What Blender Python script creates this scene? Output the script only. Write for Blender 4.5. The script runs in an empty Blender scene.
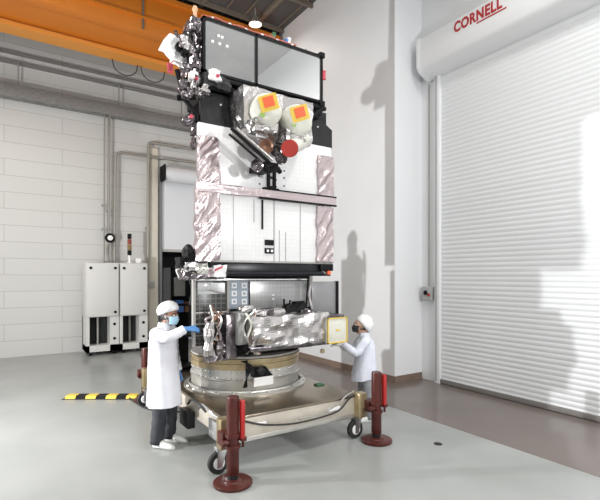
import bpy, bmesh, math, random
from mathutils import Vector, Matrix, noise
random.seed(7)
SC = bpy.context.scene
COL = SC.collection
PI = math.pi
# ------------------------------------------------------------------ measuring
# Surveyed from the photograph: lens 447 px, eye 2.07 m, room axes X / Y.
F, HX, HY, H = 447.0, 300.0, 276.0, 2.07
YAW = math.atan2(675, 447)
CD, SD = math.cos(YAW), math.sin(YAW)
def xa(px, Y):
    t = (px-HX)/F
    return Y*(CD+SD*t)/(SD-CD*t)
def PY(px, py, Y):                      # point of the plane Y = const
    X = xa(px, Y); z = CD*X+SD*Y
    return Vector((X, Y, H+(HY-py)*z/F))
def PX(px, py, X):                      # point of the plane X = const
    t = (px-HX)/F
    Y = X*(SD-CD*t)/(CD+SD*t); z = CD*X+SD*Y
    return Vector((X, Y, H+(HY-py)*z/F))
def PF(px, py, h=0.0):                  # point of the level plane z = h
    z = (H-h)*F/(py-HY); l = (px-HX)/F*z
    return Vector((CD*z+SD*l, SD*z-CD*l, h))
# ------------------------------------------------------------------ materials
MATS = {}
def mat(name, c, rough=0.5, metal=0.0, var=0.0, vscale=6.0, bump=0.0, bscale=40.0, emit=0.0, spec=0.5, coat=0.0, stretch=None):
    if name in MATS: return MATS[name]
    m = bpy.data.materials.new(name); m.use_nodes = True
    nt = m.node_tree; b = nt.nodes['Principled BSDF']
    b.inputs['Base Color'].default_value = (*c, 1)
    b.inputs['Roughness'].default_value = rough
    b.inputs['Metallic'].default_value = metal
    b.inputs['Specular IOR Level'].default_value = spec
    b.inputs['Coat Weight'].default_value = coat
    tc = nt.nodes.new('ShaderNodeTexCoord')
    src = tc.outputs['Object']
    if stretch:
        mp = nt.nodes.new('ShaderNodeMapping'); mp.inputs['Scale'].default_value = stretch
        nt.links.new(src, mp.inputs['Vector']); src = mp.outputs['Vector']
    if var > 0:
        n = nt.nodes.new('ShaderNodeTexNoise'); n.inputs['Scale'].default_value = vscale
        n.inputs['Detail'].default_value = 5
        r = nt.nodes.new('ShaderNodeValToRGB')
        r.color_ramp.elements[0].position = 0.3; r.color_ramp.elements[1].position = 0.7
        r.color_ramp.elements[0].color = (*[max(0, x*(1-var)) for x in c], 1)
        r.color_ramp.elements[1].color = (*[min(1, x*(1+var)) for x in c], 1)
        nt.links.new(src, n.inputs['Vector']); nt.links.new(n.outputs['Fac'], r.inputs['Fac'])
        nt.links.new(r.outputs['Color'], b.inputs['Base Color'])
    if bump > 0:
        n2 = nt.nodes.new('ShaderNodeTexNoise'); n2.inputs['Scale'].default_value = bscale
        n2.inputs['Detail'].default_value = 3
        bp = nt.nodes.new('ShaderNodeBump'); bp.inputs['Strength'].default_value = bump
        bp.inputs['Distance'].default_value = 0.02
        nt.links.new(src, n2.inputs['Vector']); nt.links.new(n2.outputs['Fac'], bp.inputs['Height'])
        nt.links.new(bp.outputs['Normal'], b.inputs['Normal'])
    if emit > 0:
        b.inputs['Emission Color'].default_value = (*c, 1)
        b.inputs['Emission Strength'].default_value = emit
    MATS[name] = m
    return m
def bricks(name, c, mortar, bw, rh, axes, rough=0.6, msize=0.012, offset=0.5, metal=0.0):
    """a surface of jointed panels; axes = which object axes run along / up"""
    m = bpy.data.materials.new(name); m.use_nodes = True
    nt = m.node_tree; b = nt.nodes['Principled BSDF']
    b.inputs['Roughness'].default_value = rough; b.inputs['Metallic'].default_value = metal
    tc = nt.nodes.new('ShaderNodeTexCoord'); sp = nt.nodes.new('ShaderNodeSeparateXYZ'); cb = nt.nodes.new('ShaderNodeCombineXYZ')
    nt.links.new(tc.outputs['Object'], sp.inputs[0])
    nt.links.new(sp.outputs[axes[0]], cb.inputs[0]); nt.links.new(sp.outputs[axes[1]], cb.inputs[1])
    br = nt.nodes.new('ShaderNodeTexBrick')
    br.inputs['Scale'].default_value = 1; br.inputs['Brick Width'].default_value = bw; br.inputs['Row Height'].default_value = rh
    br.inputs['Mortar Size'].default_value = msize; br.inputs['Mortar Smooth'].default_value = 0.1
    br.offset = offset
    br.inputs['Color1'].default_value = (*c, 1); br.inputs['Color2'].default_value = (*[x*0.97 for x in c], 1)
    br.inputs['Mortar'].default_value = (*mortar, 1)
    nt.links.new(cb.outputs[0], br.inputs['Vector']); nt.links.new(br.outputs['Color'], b.inputs['Base Color'])
    MATS[name] = m
    return m
M_white = mat('white_paint', (.80, .81, .83), .55, bump=.04, bscale=90)
M_wall_r = mat('pale_grey_paint', (.68, .685, .69), .5, var=.02, vscale=1.2)
M_wall_d = mat('door_wall_paint', (.78, .79, .80), .5)
M_cream = bricks('cream_wall_panels', (.60, .595, .575), (.43, .42, .40), 2.6, .42, (0, 2), msize=.008)
M_base = mat('brown_baseboard', (.20, .145, .11), .5, var=.1)
M_ceil = mat('dark_ceiling_deck', (.075, .072, .07), .8, var=.25, vscale=.8)
M_beam = mat('ceiling_steel', (.16, .13, .10), .7)
M_orange = mat('orange_crane_paint', (.60, .175, .012), .5, var=.05, vscale=1.0)
M_pipe = mat('conduit_grey', (.33, .315, .285), .45, .3)
M_pil = mat('cream_pilaster', (.66, .62, .52), .5)
M_tray = mat('grey_tray', (.36, .35, .33), .5, .2, var=.1, vscale=12)
M_slat = mat('door_slat_white', (.74, .76, .77), .38)
M_hood = mat('door_hood_white', (.80, .81, .82), .4)
M_rollg = mat('roll_door_grey', (.68, .69, .71), .5)
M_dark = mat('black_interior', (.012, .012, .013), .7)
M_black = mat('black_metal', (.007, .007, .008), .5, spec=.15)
M_rubber = mat('black_rubber', (.02, .02, .02), .6)
M_red_l = mat('dark_red_lettering', (.42, .03, .03), .5)
M_cab = mat('cabinet_white', (.60, .595, .57), .5)
M_maroon = mat('maroon_jack_paint', (.075, .017, .013), .34, var=.25, vscale=9, spec=.35)
M_red = mat('red_handle_paint', (.42, .018, .016), .4)
M_deck = mat('cart_deck_aluminium', (.32, .27, .205), .25, .85, var=.14, vscale=2.2)
M_front = mat('cart_side_aluminium', (.62, .57, .49), .42, .45, var=.12, vscale=5)
M_gold = mat('tan_alodine', (.46, .37, .22), .33, .7, var=.15, vscale=8)
M_silver = mat('bare_aluminium', (.62, .61, .57), .3, .75, var=.1, vscale=6)
M_steel = mat('bright_steel', (.72, .72, .72), .25, .9)
M_foil = mat('silver_foil', (.52, .50, .495), .27, .92, bump=.2, bscale=22)
M_pink = mat('pinkish_foil', (.50, .425, .435), .28, .85, bump=.2, bscale=20)
M_darkfoil = mat('dark_foil', (.17, .15, .16), .22, .85, var=.7, vscale=9, bump=.3, bscale=18)
M_kapton = mat('charcoal_blanket', (.016, .016, .018), .45, var=.3, vscale=10, bump=.2, bscale=30, spec=.3)
M_navy = mat('blue_black_panel', (.008, .009, .013), .3, var=.4, vscale=12, spec=.3)
M_rad = bricks('white_radiator_tiles', (.82, .82, .82), (.74, .74, .75), .055, .055, (0, 2), .32, .0025, 0.0)
M_mirror = mat('mirror_radiator', (.84, .85, .86), .02, .86)
M_greyp = bricks('grey_panel_tiles', (.42, .42, .42), (.34, .34, .34), .06, .06, (0, 2), .3, .004, 0.0, .35)
M_gridp = bricks('dark_cell_grid', (.035, .035, .038), (.12, .115, .105), .07, .06, (0, 2), .3, .008, 0.0)
M_blue = mat('slate_blue_panel', (.33, .375, .44), .5, var=.08)
M_whitep = mat('clean_white', (.86, .86, .86), .45)
M_cover = mat('cream_lens_cover', (.66, .66, .59), .45, var=.06, vscale=8, bump=.35, bscale=14)
M_yellow = mat('yellow_label', (.74, .52, .06), .5)
M_orangered = mat('orange_red_label', (.80, .12, .03), .5)
M_redcap = mat('red_lens_cap', (.30, .022, .016), .5)
M_pinktag = mat('pink_red_tag', (.50, .06, .09), .6)
M_green = mat('green_bit', (.05, .16, .07), .5)
M_bluebit = mat('blue_bit', (.08, .2, .5), .5)
M_copper = mat('copper_harness', (.26, .13, .08), .45, .3)
M_peach = mat('peach_fitting', (.70, .42, .25), .5)
M_coat = mat('white_lab_coat', (.76, .77, .83), .8, var=.03, vscale=10, bump=.7, bscale=9)
M_cap = mat('white_bouffant', (.84, .84, .84), .8, bump=.5, bscale=45)
M_trs = mat('charcoal_trousers', (.045, .048, .058), .8, var=.15, bump=.3, bscale=14)
M_trs2 = mat('grey_trousers', (.26, .27, .29), .8, var=.15, bump=.3, bscale=14)
M_shoe = mat('white_shoe_cover', (.82, .82, .80), .6, bump=.3, bscale=25)
M_skin1 = mat('brown_skin', (.30, .15, .095), .5)
M_skin2 = mat('tan_skin', (.52, .31, .22), .5)
M_hair = mat('dark_hair', (.02, .015, .012), .6)
M_mask1 = mat('light_blue_mask', (.42, .66, .82), .7, bump=.2, bscale=60)
M_mask2 = mat('black_mask', (.02, .02, .022), .7)
M_glove = mat('blue_glove', (.10, .27, .58), .5)
M_eye = mat('eye_white', (.8, .8, .78), .3)
M_lamp = mat('lamp_glow', (1, .97, .92), .4, emit=14)
M_glass = mat('grey_box', (.42, .43, .42), .45, .2)

# ------------------------------------------------------------------ mesh tools
def new(): return bmesh.new()
def add_box(bm, x0, x1, y0, y1, z0, z1, bev=0.0):
    r = bmesh.ops.create_cube(bm, size=1.0)
    for v in r['verts']:
        v.co = Vector((x0+(v.co.x+.5)*(x1-x0), y0+(v.co.y+.5)*(y1-y0), z0+(v.co.z+.5)*(z1-z0)))
    if bev > 0:
        es = list({e for v in r['verts'] for e in v.link_edges})
        bmesh.ops.bevel(bm, geom=es, offset=bev, segments=2, affect='EDGES', profile=.5)
    return bm
def box(x0, x1, y0, y1, z0, z1, bev=0.0):
    return add_box(new(), x0, x1, y0, y1, z0, z1, bev)
def frame_of(d):
    d = d.normalized()
    up = Vector((0, 0, 1)) if abs(d.z) < .95 else Vector((1, 0, 0))
    u = d.cross(up).normalized(); w = u.cross(d).normalized()
    return u, w
def add_loft(bm, rings, cap=True, closed=True):
    vs = [[bm.verts.new(p) for p in r] for r in rings]
    n = len(vs[0])
    for a, b in zip(vs, vs[1:]):
        for i in range(n if closed else n-1):
            j = (i+1) % n
            bm.faces.new((a[i], a[j], b[j], b[i]))
    if cap and closed:
        bm.faces.new(list(reversed(vs[0]))); bm.faces.new(vs[-1])
    return bm
def add_tube(bm, pts, r, n=10):
    pts = [Vector(p) for p in pts]
    rs = r if isinstance(r, (list, tuple)) else [r]*len(pts)
    rings = []
    u = None
    for i, p in enumerate(pts):
        d = (pts[min(i+1, len(pts)-1)]-pts[max(i-1, 0)])
        if d.length < 1e-9: d = Vector((0, 0, 1))
        d.normalize()
        if u is None:
            u, w = frame_of(d)
        else:
            u = (u-d*u.dot(d))
            if u.length < 1e-6: u, w = frame_of(d)
            u.normalize()
        w = d.cross(u)
        rings.append([p+(u*math.cos(2*PI*k/n)+w*math.sin(2*PI*k/n))*rs[i] for k in range(n)])
    add_loft(bm, rings)
    bmesh.ops.recalc_face_normals(bm, faces=bm.faces)
    return bm
def tube(pts, r, n=10): return add_tube(new(), pts, r, n)
def curve_pts(pts, k=6):
    """Catmull-Rom through pts"""
    P = [Vector(p) for p in pts]; P = [P[0]*2-P[1]]+P+[P[-1]*2-P[-2]]
    out = []
    for i in range(1, len(P)-2):
        for s in range(k):
            t = s/k
            a, b, c, d = P[i-1:i+3]
            out.append(.5*((2*b)+(c-a)*t+(2*a-5*b+4*c-d)*t*t+(3*b-a-3*c+d)*t**3))
    out.append(P[-2])
    return out
def add_lathe(bm, prof, origin=(0, 0, 0), axis=(0, 0, 1), n=32, cap=True):
    """prof = [(radius, height)] along axis"""
    o = Vector(origin); d = Vector(axis).normalized()
    if abs(d.z) > .999: u, w = Vector((1, 0, 0)), Vector((0, 1, 0))*(1 if d.z > 0 else -1)
    else: u, w = frame_of(d)
    rings = [[o+d*hh+(u*math.cos(2*PI*k/n)+w*math.sin(2*PI*k/n))*max(rr, 1e-4) for k in range(n)] for rr, hh in prof]
    add_loft(bm, rings, cap)
    bmesh.ops.recalc_face_normals(bm, faces=bm.faces)
    return bm
def lathe(prof, origin=(0, 0, 0), axis=(0, 0, 1), n=32, cap=True): return add_lathe(new(), prof, origin, axis, n, cap)
def add_prism(bm, poly, off):
    """poly = list of 3D points (planar), extruded by vector off"""
    off = Vector(off)
    a = [bm.verts.new(Vector(p)) for p in poly]; b = [bm.verts.new(Vector(p)+off) for p in poly]
    n = len(a)
    bm.faces.new(a); bm.faces.new(list(reversed(b)))
    for i in range(n):
        j = (i+1) % n
        bm.faces.new((a[j], a[i], b[i], b[j]))
    bmesh.ops.recalc_face_normals(bm, faces=bm.faces)
    return bm
def prism(poly, off): return add_prism(new(), poly, off)
def crumple(bm, cuts=8, amp=.012, sc=6.0, seed=0, flow=None):
    """rumple a closed mesh like foil: sharp ridges and flat facets; flow = (along, across) frequencies of diagonal folds"""
    bmesh.ops.subdivide_edges(bm, edges=bm.edges[:], cuts=cuts, use_grid_fill=True)
    bmesh.ops.triangulate(bm, faces=bm.faces[:])
    bm.normal_update()
    sd = Vector((seed*3.1, seed*1.7, seed*.9))
    nn = [(v, v.normal.copy()) for v in bm.verts]
    for v, n in nn:
        c = v.co
        if flow:
            u, w = (c.x+c.z)*.707, (c.z-c.x)*.707
            q = Vector((u*flow[0], w*flow[1], c.y*2))+sd
        else:
            q = c*sc+sd
        ridge = (1-2.2*abs(noise.noise(q)))+.55*(1-2.2*abs(noise.noise(q*2.1+Vector((5, 1, 2)))))
        v.co = c+n*(ridge-.8)*amp+noise.noise_vector(q*1.3)*amp*.6
    return bm
def add_ball(bm, c, r, seg=20, rings=14, M=None):
    s = bmesh.ops.create_uvsphere(bm, u_segments=seg, v_segments=rings, radius=1)
    for v in s['verts']:
        p = Vector((v.co.x*r[0], v.co.y*r[1], v.co.z*r[2]))
        if M is not None: p = M @ p
        v.co = p+Vector(c)
    return s['verts']
def add_cone(bm, a, b, ra, rb, n=12):
    """tapered capsule"""
    a, b = Vector(a), Vector(b)
    d = (b-a); L = d.length; d = d/L if L > 1e-9 else Vector((0, 0, 1))
    pts, rs = [], []
    for t in (-.95, -.75, -.4, 0): pts.append(a+d*ra*t); rs.append(ra*math.sqrt(max(.02, 1-t*t)))
    for t in (0, .4, .75, .95): pts.append(b+d*rb*t); rs.append(rb*math.sqrt(max(.02, 1-t*t)))
    u, w = frame_of(d)
    add_loft(bm, [[p+(u*math.cos(2*PI*k/n)+w*math.sin(2*PI*k/n))*r for k in range(n)] for p, r in zip(pts, rs)])
# ------------------------------------------------------------------ object tools
def root_loc(o):
    while o.parent: o = o.parent
    return o.location.copy()
def obj(name, bm, m, parent=None, local=False, smooth=True, ang=38):
    me = bpy.data.meshes.new(name)
    bmesh.ops.recalc_face_normals(bm, faces=bm.faces[:])
    if parent is not None and not local:
        bmesh.ops.translate(bm, verts=bm.verts[:], vec=-root_loc(parent))
    bm.to_mesh(me); bm.free()
    if smooth:
        me.shade_smooth(); me.set_sharp_from_angle(angle=math.radians(ang))
    o = bpy.data.objects.new(name, me); COL.objects.link(o)
    me.materials.append(m)
    if parent is not None: o.parent = parent
    return o
def thing(name, label, cat, loc, rotz=0.0, group=None):
    o = bpy.data.objects.new(name, None); COL.objects.link(o)
    o.empty_display_size = .1
    o.location = loc; o.rotation_euler = (0, 0, rotz)
    o['label'] = label; o['category'] = cat
    if group: o['group'] = group
    return o
def single(name, bm, m, label, cat, group=None, base=None, **k):
    """a thing that is one mesh, its origin at its base"""
    if base is None:
        lo = Vector((min(v.co.x for v in bm.verts), min(v.co.y for v in bm.verts), min(v.co.z for v in bm.verts)))
        hi = Vector((max(v.co.x for v in bm.verts), max(v.co.y for v in bm.verts), 0))
        base = Vector(((lo.x+hi.x)/2, (lo.y+hi.y)/2, lo.z))
    bmesh.ops.translate(bm, verts=bm.verts[:], vec=-Vector(base))
    o = obj(name, bm, m, **k); o.location = base
    o['label'] = label; o['category'] = cat
    if group: o['group'] = group
    return o
def struct(name, bm, m, parent=None, **k):
    o = obj(name, bm, m, parent, **k)
    if parent is None: o['kind'] = 'structure'
    return o
def dup(root, loc, label):
    r = root.copy(); COL.objects.link(r); r.location = loc; r['label'] = label
    for ch in list(root.children):
        c = ch.copy(); COL.objects.link(c); c.parent = r
        for g in list(ch.children):
            d = g.copy(); COL.objects.link(d); d.parent = c
    return r
def voxel(bm, size, smooth_it=4, fac=.5):
    """fuse overlapping shapes of one body into a single continuous skin"""
    me = bpy.data.meshes.new('tmp'); bmesh.ops.recalc_face_normals(bm, faces=bm.faces[:])
    bm.to_mesh(me); bm.free()
    o = bpy.data.objects.new('tmp', me); COL.objects.link(o)
    md = o.modifiers.new('r', 'REMESH'); md.mode = 'VOXEL'; md.voxel_size = size
    sm = o.modifiers.new('s', 'SMOOTH'); sm.iterations = smooth_it; sm.factor = fac
    dg = bpy.context.evaluated_depsgraph_get(); dg.update()
    ev = o.evaluated_get(dg); m2 = bpy.data.meshes.new_from_object(ev)
    out = bmesh.new(); out.from_mesh(m2)
    bpy.data.objects.remove(o); bpy.data.meshes.remove(me); bpy.data.meshes.remove(m2)
    return out

# ================================================================== SETTING
ZC = 8.74
# floor: pale epoxy with a brown strip along the right-hand walls
mf = bpy.data.materials.new('epoxy_floor'); mf.use_nodes = True
nt = mf.node_tree; b = nt.nodes['Principled BSDF']
tc = nt.nodes.new('ShaderNodeTexCoord'); n1 = nt.nodes.new('ShaderNodeTexNoise'); n1.inputs['Scale'].default_value = .9; n1.inputs['Detail'].default_value = 8
r1 = nt.nodes.new('ShaderNodeValToRGB')
r1.color_ramp.elements[0].position = .35; r1.color_ramp.elements[0].color = (.30, .312, .302, 1)
r1.color_ramp.elements[1].position = .65; r1.color_ramp.elements[1].color = (.355, .368, .36, 1)
n2 = nt.nodes.new('ShaderNodeTexNoise'); n2.inputs['Scale'].default_value = 16; n2.inputs['Detail'].default_value = 6
r2 = nt.nodes.new('ShaderNodeValToRGB')
r2.color_ramp.elements[0].position = .68; r2.color_ramp.elements[0].color = (1, 1, 1, 1)
r2.color_ramp.elements[1].position = .74; r2.color_ramp.elements[1].color = (.86, .86, .84, 1)
mx = nt.nodes.new('ShaderNodeMix'); mx.data_type = 'RGBA'; mx.blend_type = 'MULTIPLY'; mx.inputs['Factor'].default_value = 1
nt.links.new(tc.outputs['Object'], n1.inputs['Vector']); nt.links.new(tc.outputs['Object'], n2.inputs['Vector'])
nt.links.new(n1.outputs['Fac'], r1.inputs['Fac']); nt.links.new(n2.outputs['Fac'], r2.inputs['Fac'])
nt.links.new(r1.outputs['Color'], mx.inputs['A']); nt.links.new(r2.outputs['Color'], mx.inputs['B'])
nt.links.new(mx.outputs['Result'], b.inputs['Base Color']); b.inputs['Roughness'].default_value = .28
M_strip = mat('brown_epoxy', (.165, .135, .122), .2, var=.06, vscale=1.5)
XS = 5.1
struct('floor', box(-8, XS, -9, 16, -.2, 0), mf)
struct('floor_strip', box(XS, 7.6, -9, 13.5, -.2, .001), M_strip)
struct('ceiling', box(-8, 7.6, 4.5, 16, ZC, ZC+.15), M_ceil)
struct('ceiling_rear', box(-8, 7.6, -9, 4.5, ZC, ZC+.15), mat('pale_ceiling_panels', (.42, .42, .41), .8, var=.1, vscale=2))
# right-hand grey wall with its return (one solid block), then the recessed door wall
struct('wall_right', box(6.3, 7.6, 6.22, 13.7, 0, ZC), M_wall_r)
struct('wall_door', box(7.06, 7.6, -9, 6.22, 0, ZC), M_wall_d)
struct('baseboard_right', box(6.285, 6.3, 6.205, 13.5, 0, .13), M_base)
struct('wall_return', box(6.301, 7.059, 6.19, 6.219, 0, ZC), M_white)
struct('baseboard_return', box(6.285, 7.05, 6.175, 6.19, 0, .13), M_base)
# back wall with the opening of a half-raised roller door
YB = 13.5
DX0, DX1, DZ = 3.93, 6.1, 5.0
bm = new()
add_box(bm, -8, DX0, YB, YB+.25, 0, ZC); add_box(bm, DX0, DX1, YB, YB+.25, DZ, ZC); add_box(bm, DX1, 6.3, YB, YB+.25, 0, ZC)
struct('wall_back', bm, M_cream)
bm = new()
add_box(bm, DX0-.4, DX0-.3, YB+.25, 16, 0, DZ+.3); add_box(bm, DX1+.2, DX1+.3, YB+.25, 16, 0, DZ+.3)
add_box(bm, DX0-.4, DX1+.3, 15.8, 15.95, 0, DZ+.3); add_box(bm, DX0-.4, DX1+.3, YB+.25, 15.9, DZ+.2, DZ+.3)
struct('wall_alcove', bm, M_dark)  # walls coloured black in place of the unlit dark inside
struct('wall_left', box(-8, -7.8, -9, 16, 0, ZC), M_white)
struct('wall_rear', box(-8, 7.6, -9.2, -9, 0, ZC), M_white)
# ceiling steelwork
bm = new()
for i in range(6):
    y = 4.9+i*1.35
    add_box(bm, -8, 6.29, y-.03, y+.03, ZC-.12, ZC-.01)
for i in range(9):
    x = -6.5+i*1.5
    add_box(bm, x-.05, x+.05, 4.5, 13.4, ZC-.09, ZC-.005)
for i in range(27):
    x = -6.9+i*.5
    add_box(bm, x-.012, x+.012, 4.5, 13.4, ZC-.05, ZC-.005)
struct('trim_1', bm, M_beam)['label'] = 'dark brown ceiling joists'

# ---- door_1 : the big white rolling door on the right
d1 = bpy.data.objects.new('door_1', None); COL.objects.link(d1); d1['kind'] = 'structure'; d1.location = (7.0, 3.5, 0)
YL, YR, ZH = 5.70, .9, 6.02
bm = new(); prof = []; z = .04
while z < ZH+.1:
    for dz, dx in ((0, 0), (.012, -.006), (.042, -.010), (.072, -.006)):
        prof.append((7.035+dx, z+dz))
    z += .084
vsl = [(bm.verts.new((x, YL-.02, zz)), bm.verts.new((x, YR+.02, zz))) for x, zz in prof]
for (a, b2), (c, d) in zip(vsl, vsl[1:]): bm.faces.new((a, b2, d, c))
obj('slat_curtain', bm, M_slat, d1, ang=80)
obj('bottom_bar', box(6.99, 7.05, YR, YL, .01, .09, .005), mat('door_seal', (.20, .19, .18), .6), d1)
for (ya, yb) in ((YL-.02, YL+.10), (YR-.10, YR+.02)):
    g = box(6.97, 7.058, ya, yb, 0, ZH+.05, .006)
    obj('guide_rail', g, M_hood, d1)
bm = new(); add_box(bm, 6.95, 6.972, YL+.045, YL+.057, .05, ZH)
obj('groove_shade', bm, mat('shadow_gap_grey', (.30, .30, .30), .6), d1)  # raised grey strip, its colour stands for the shade in a groove
# hood: chamfered box
hp = [(6.98, 5.93), (6.74, 6.02), (6.68, 6.10), (6.68, 6.60), (6.71, 6.64), (7.058, 6.64), (7.058, 5.93)]
HYL = YL+.22
obj('hood', prism([(x, HYL, zz) for x, zz in hp], (0, YR-.2-HYL, 0)), M_hood, d1)
for ya in (HYL, YR-.26):
    hq = [(6.96, 5.91), (6.735, 6.005), (6.665, 6.09), (6.665, 6.61), (6.70, 6.655), (7.058, 6.655), (7.058, 5.91)]
    obj('hood_end_plate', prism([(x, ya, zz) for x, zz in hq], (0, .06, 0)), M_hood, d1)
# lettering
def text_mesh(name, s, size, m, parent, M, ext=.004, shear=0.0):
    cu = bpy.data.curves.new(name, 'FONT'); cu.body = s; cu.size = size; cu.extrude = ext; cu.shear = shear
    cu.align_x = 'LEFT'; cu.offset = size*.036; cu.space_character = 1.1
    to = bpy.data.objects.new(name, cu); COL.objects.link(to)
    dg = bpy.context.evaluated_depsgraph_get(); dg.update()
    me = bpy.data.meshes.new_from_object(to.evaluated_get(dg))
    bm = bmesh.new(); bm.from_mesh(me); bpy.data.objects.remove(to); bpy.data.meshes.remove(me)
    w = max(v.co.x for v in bm.verts)
    bmesh.ops.transform(bm, matrix=M, verts=bm.verts[:])
    return obj(name, bm, m, parent, smooth=False), w
a = PX(454, 33, 6.68)
Mt = Matrix(((0, 0, -1, 6.677), (-1, 0, 0, a.y), (0, 1, 0, a.z), (0, 0, 0, 1)))
tx, w = text_mesh('lettering', 'CORNELL', .245, M_red_l, d1, Mt @ Matrix.Diagonal((.80, 1, 1, 1)))
tx['label'] = 'dark red raised letters'
obj('lettering_underline', box(6.670, 6.679, a.y-1.00, a.y-.46, a.z-.055, a.z-.035), M_red_l, d1)

# control box and its conduit beside the door
t = thing('control_box', 'small grey switch box with a red button beside the white rolling door', 'switch box', (7.0, 5.93, 1.62))
obj('housing', box(6.93, 7.058, 5.85, 6.08, 1.60, 1.86, .012), M_glass, t)
obj('button', lathe([(.03, 0), (.03, .02), (.022, .03)], (6.93, 5.90, 1.70), (-1, 0, 0), 14), M_red, t)
obj('key_switch', lathe([(.045, 0), (.045, .015)], (6.93, 5.98, 1.74), (-1, 0, 0), 16), M_black, t)
single('wall_conduit', tube([(7.03, 5.98, 1.86), (7.03, 5.98, 5.86)], .014, 8), M_pipe,
       'thin grey conduit rising from the switch box beside the white rolling door', 'conduit')

# ---- door_2 : grey roller door in the back wall, half raised
d2 = bpy.data.objects.new('door_2', None); COL.objects.link(d2); d2['kind'] = 'structure'; d2.location = (5, YB, 0)
obj('curtain', box(DX0+.02, DX1-.02, YB-.03, YB+.02, 2.86, 5.05), M_rollg, d2)
obj('bottom_bar', box(DX0+.02, DX1-.02, YB-.05, YB+.04, 2.80, 2.88, .006), M_tray, d2)
obj('roll', lathe([(.23, 0), (.23, DX1-DX0-.02)], (DX0+.01, YB-.26, 5.10), (1, 0, 0), 28), M_rollg, d2)
obj('roll_end_plate', box(DX0-.03, DX0, YB-.50, YB-.001, 4.86, 5.34, .01), M_black, d2)
obj('guide_rail', box(DX0-.07, DX0+.01, YB-.10, YB-.002, 0, 4.9, .006), mat('guide_dark', (.18, .18, .19), .5), d2)

# ---- pilaster and conduits on the back wall
XA = xa(152.5, YB)
struct('trim_2', box(xa(147, YB), xa(157, YB), YB-.10, YB-.001, 0, 5.85, .01), M_pil)['label'] = 'cream pilaster beside the roller door'
def wall_pipe(pts, r, label):
    P = [PY(px, py, YB-.16) for px, py in pts]
    Q = [P[0]]
    for i in range(1, len(P)-1):
        a, c, e = P[i-1], P[i], P[i+1]
        k = .12
        p0 = c+(a-c).normalized()*k; p1 = c+(e-c).normalized()*k
        Q += [p0, (p0+c*2+p1)/4, p1]
    Q.append(P[-1])
    bm = tube(Q, r, 10)
    # wall brackets
    o = single('conduit', bm, M_pipe, label, 'conduit', 'conduits on the cream back wall')
    for q in (Q[0]*.4+Q[1]*.6, Q[-1]*.5+Q[-2]*.5):
        obj('pipe_clip', box(q.x-.05, q.x+.05, q.y-.04, YB-.001, q.z-.025, q.z+.025), M_tray, o)
    return o
wall_pipe([(147.5, 350), (148.5, 142), (199, 150)], .045, 'tallest cream conduit bending right above the grey roller door')
wall_pipe([(113.5, 350), (115.5, 152), (199, 163)], .04, 'lower grey conduit bending right at head of the cabinets')
wall_pipe([(107.5, 350), (109.5, 113), (124, 115)], .03, 'thin conduit with a short bend just under the cable tray')
wall_pipe([(103.6, 350), (104.6, 108)], .022, 'thinnest straight conduit, farthest left on the cream wall')
# cable tray (grey band) and two dark rails
a, c = PY(95, 104, YB-.3), PY(95, 116, YB-.3)
t = thing('cable_tray', 'grey slotted cable tray running along the cream back wall', 'cable tray', ((2, YB-.2, c.z)))
obj('tray', box(-4, 6.28, YB-.30, YB-.002, PY(150, 122, YB-.3).z, PY(150, 111, YB-.3).z, .01), mat('tray_dark_grey', (.23, .225, .215), .5, .2, var=.35, vscale=9, stretch=(1, 1, 14)), t)
for xx in (0.3, 2.7, 4.5):
    obj('hanger_rod', box(xx-.015, xx+.015, YB-.2, YB-.17, PY(150, 112, YB-.3).z, PY(150, 88, YB-.3).z), M_pipe, t)
zr = PY(150, 92, YB-.1).z
single('wall_rail', box(-4, 6.28, YB-.09, YB-.002, zr-.04, zr+.04), mat('rail_dark_grey', (.22, .21, .2), .5), 'dark grey rail along the back wall just above the cable tray', 'rail')
zr = PY(150, 84, YB-.1).z
single('wall_rail', box(-4, 6.28, YB-.09, YB-.002, zr-.03, zr+.03), MATS['rail_dark_grey'], 'upper dark grey rail on the back wall right below the orange crane', 'rail')
# junction box on pilaster
q = PY(151, 285, YB-.12)
single('junction_box', box(q.x-.10, q.x+.10, YB-.18, YB-.101, q.z-.09, q.z+.09, .008), M_tray, 'small grey junction box on the cream pilaster', 'junction box')

# ---- orange overhead crane
t = thing('overhead_crane', 'orange overhead bridge crane spanning the hall under the dark ceiling', 'crane', (1, 11.1, 7.6))
M_or2 = mat('orange_paint_light', (.72, .29, .05), .5)
Y0, Y1, ZB = 10.4, 11.85, 7.63
obj('front_girder', box(-7.5, 6.2, Y0, Y0+.35, ZB, 8.5, .01), M_orange, t)
obj('rear_girder', box(-7.5, 6.2, Y1-.25, Y1, ZB-.02, 8.5, .01), M_orange, t)
obj('walkway_plate', box(-7.5, 6.2, Y0+.3, Y1-.2, ZB+.02, ZB+.07), M_orange, t)
obj('flange', box(-7.5, 6.2, Y0-.05, Y0+.01, ZB+.26, ZB+.31), M_orange, t)
obj('flange', box(-7.5, 6.2, Y1-.3, Y1+.14, ZB-.12, ZB-.02), M_or2, t)
obj('top_rail', box(-7.5, 6.2, Y0-.08, Y0+.2, 8.42, 8.52), M_orange, t)
for xx in (-3.6, -.9, 2.62, 4.9):
    obj('splice_plate', box(xx-.02, xx+.02, Y0-.03, Y0+.005, ZB+.02, 8.42), M_beam, t)
for px in (124, 152):
    q = PY(px, 57, Y1+.05)
    obj('cable_loop', tube(curve_pts([(q.x-.28, Y1+.08, ZB-.12), (q.x-.2, Y1+.08, ZB-.36), (q.x+.05, Y1+.08, ZB-.46), (q.x+.28, Y1+.08, ZB-.34), (q.x+.34, Y1+.08, ZB-.12)]), .013, 8), M_rubber, t)
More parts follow.
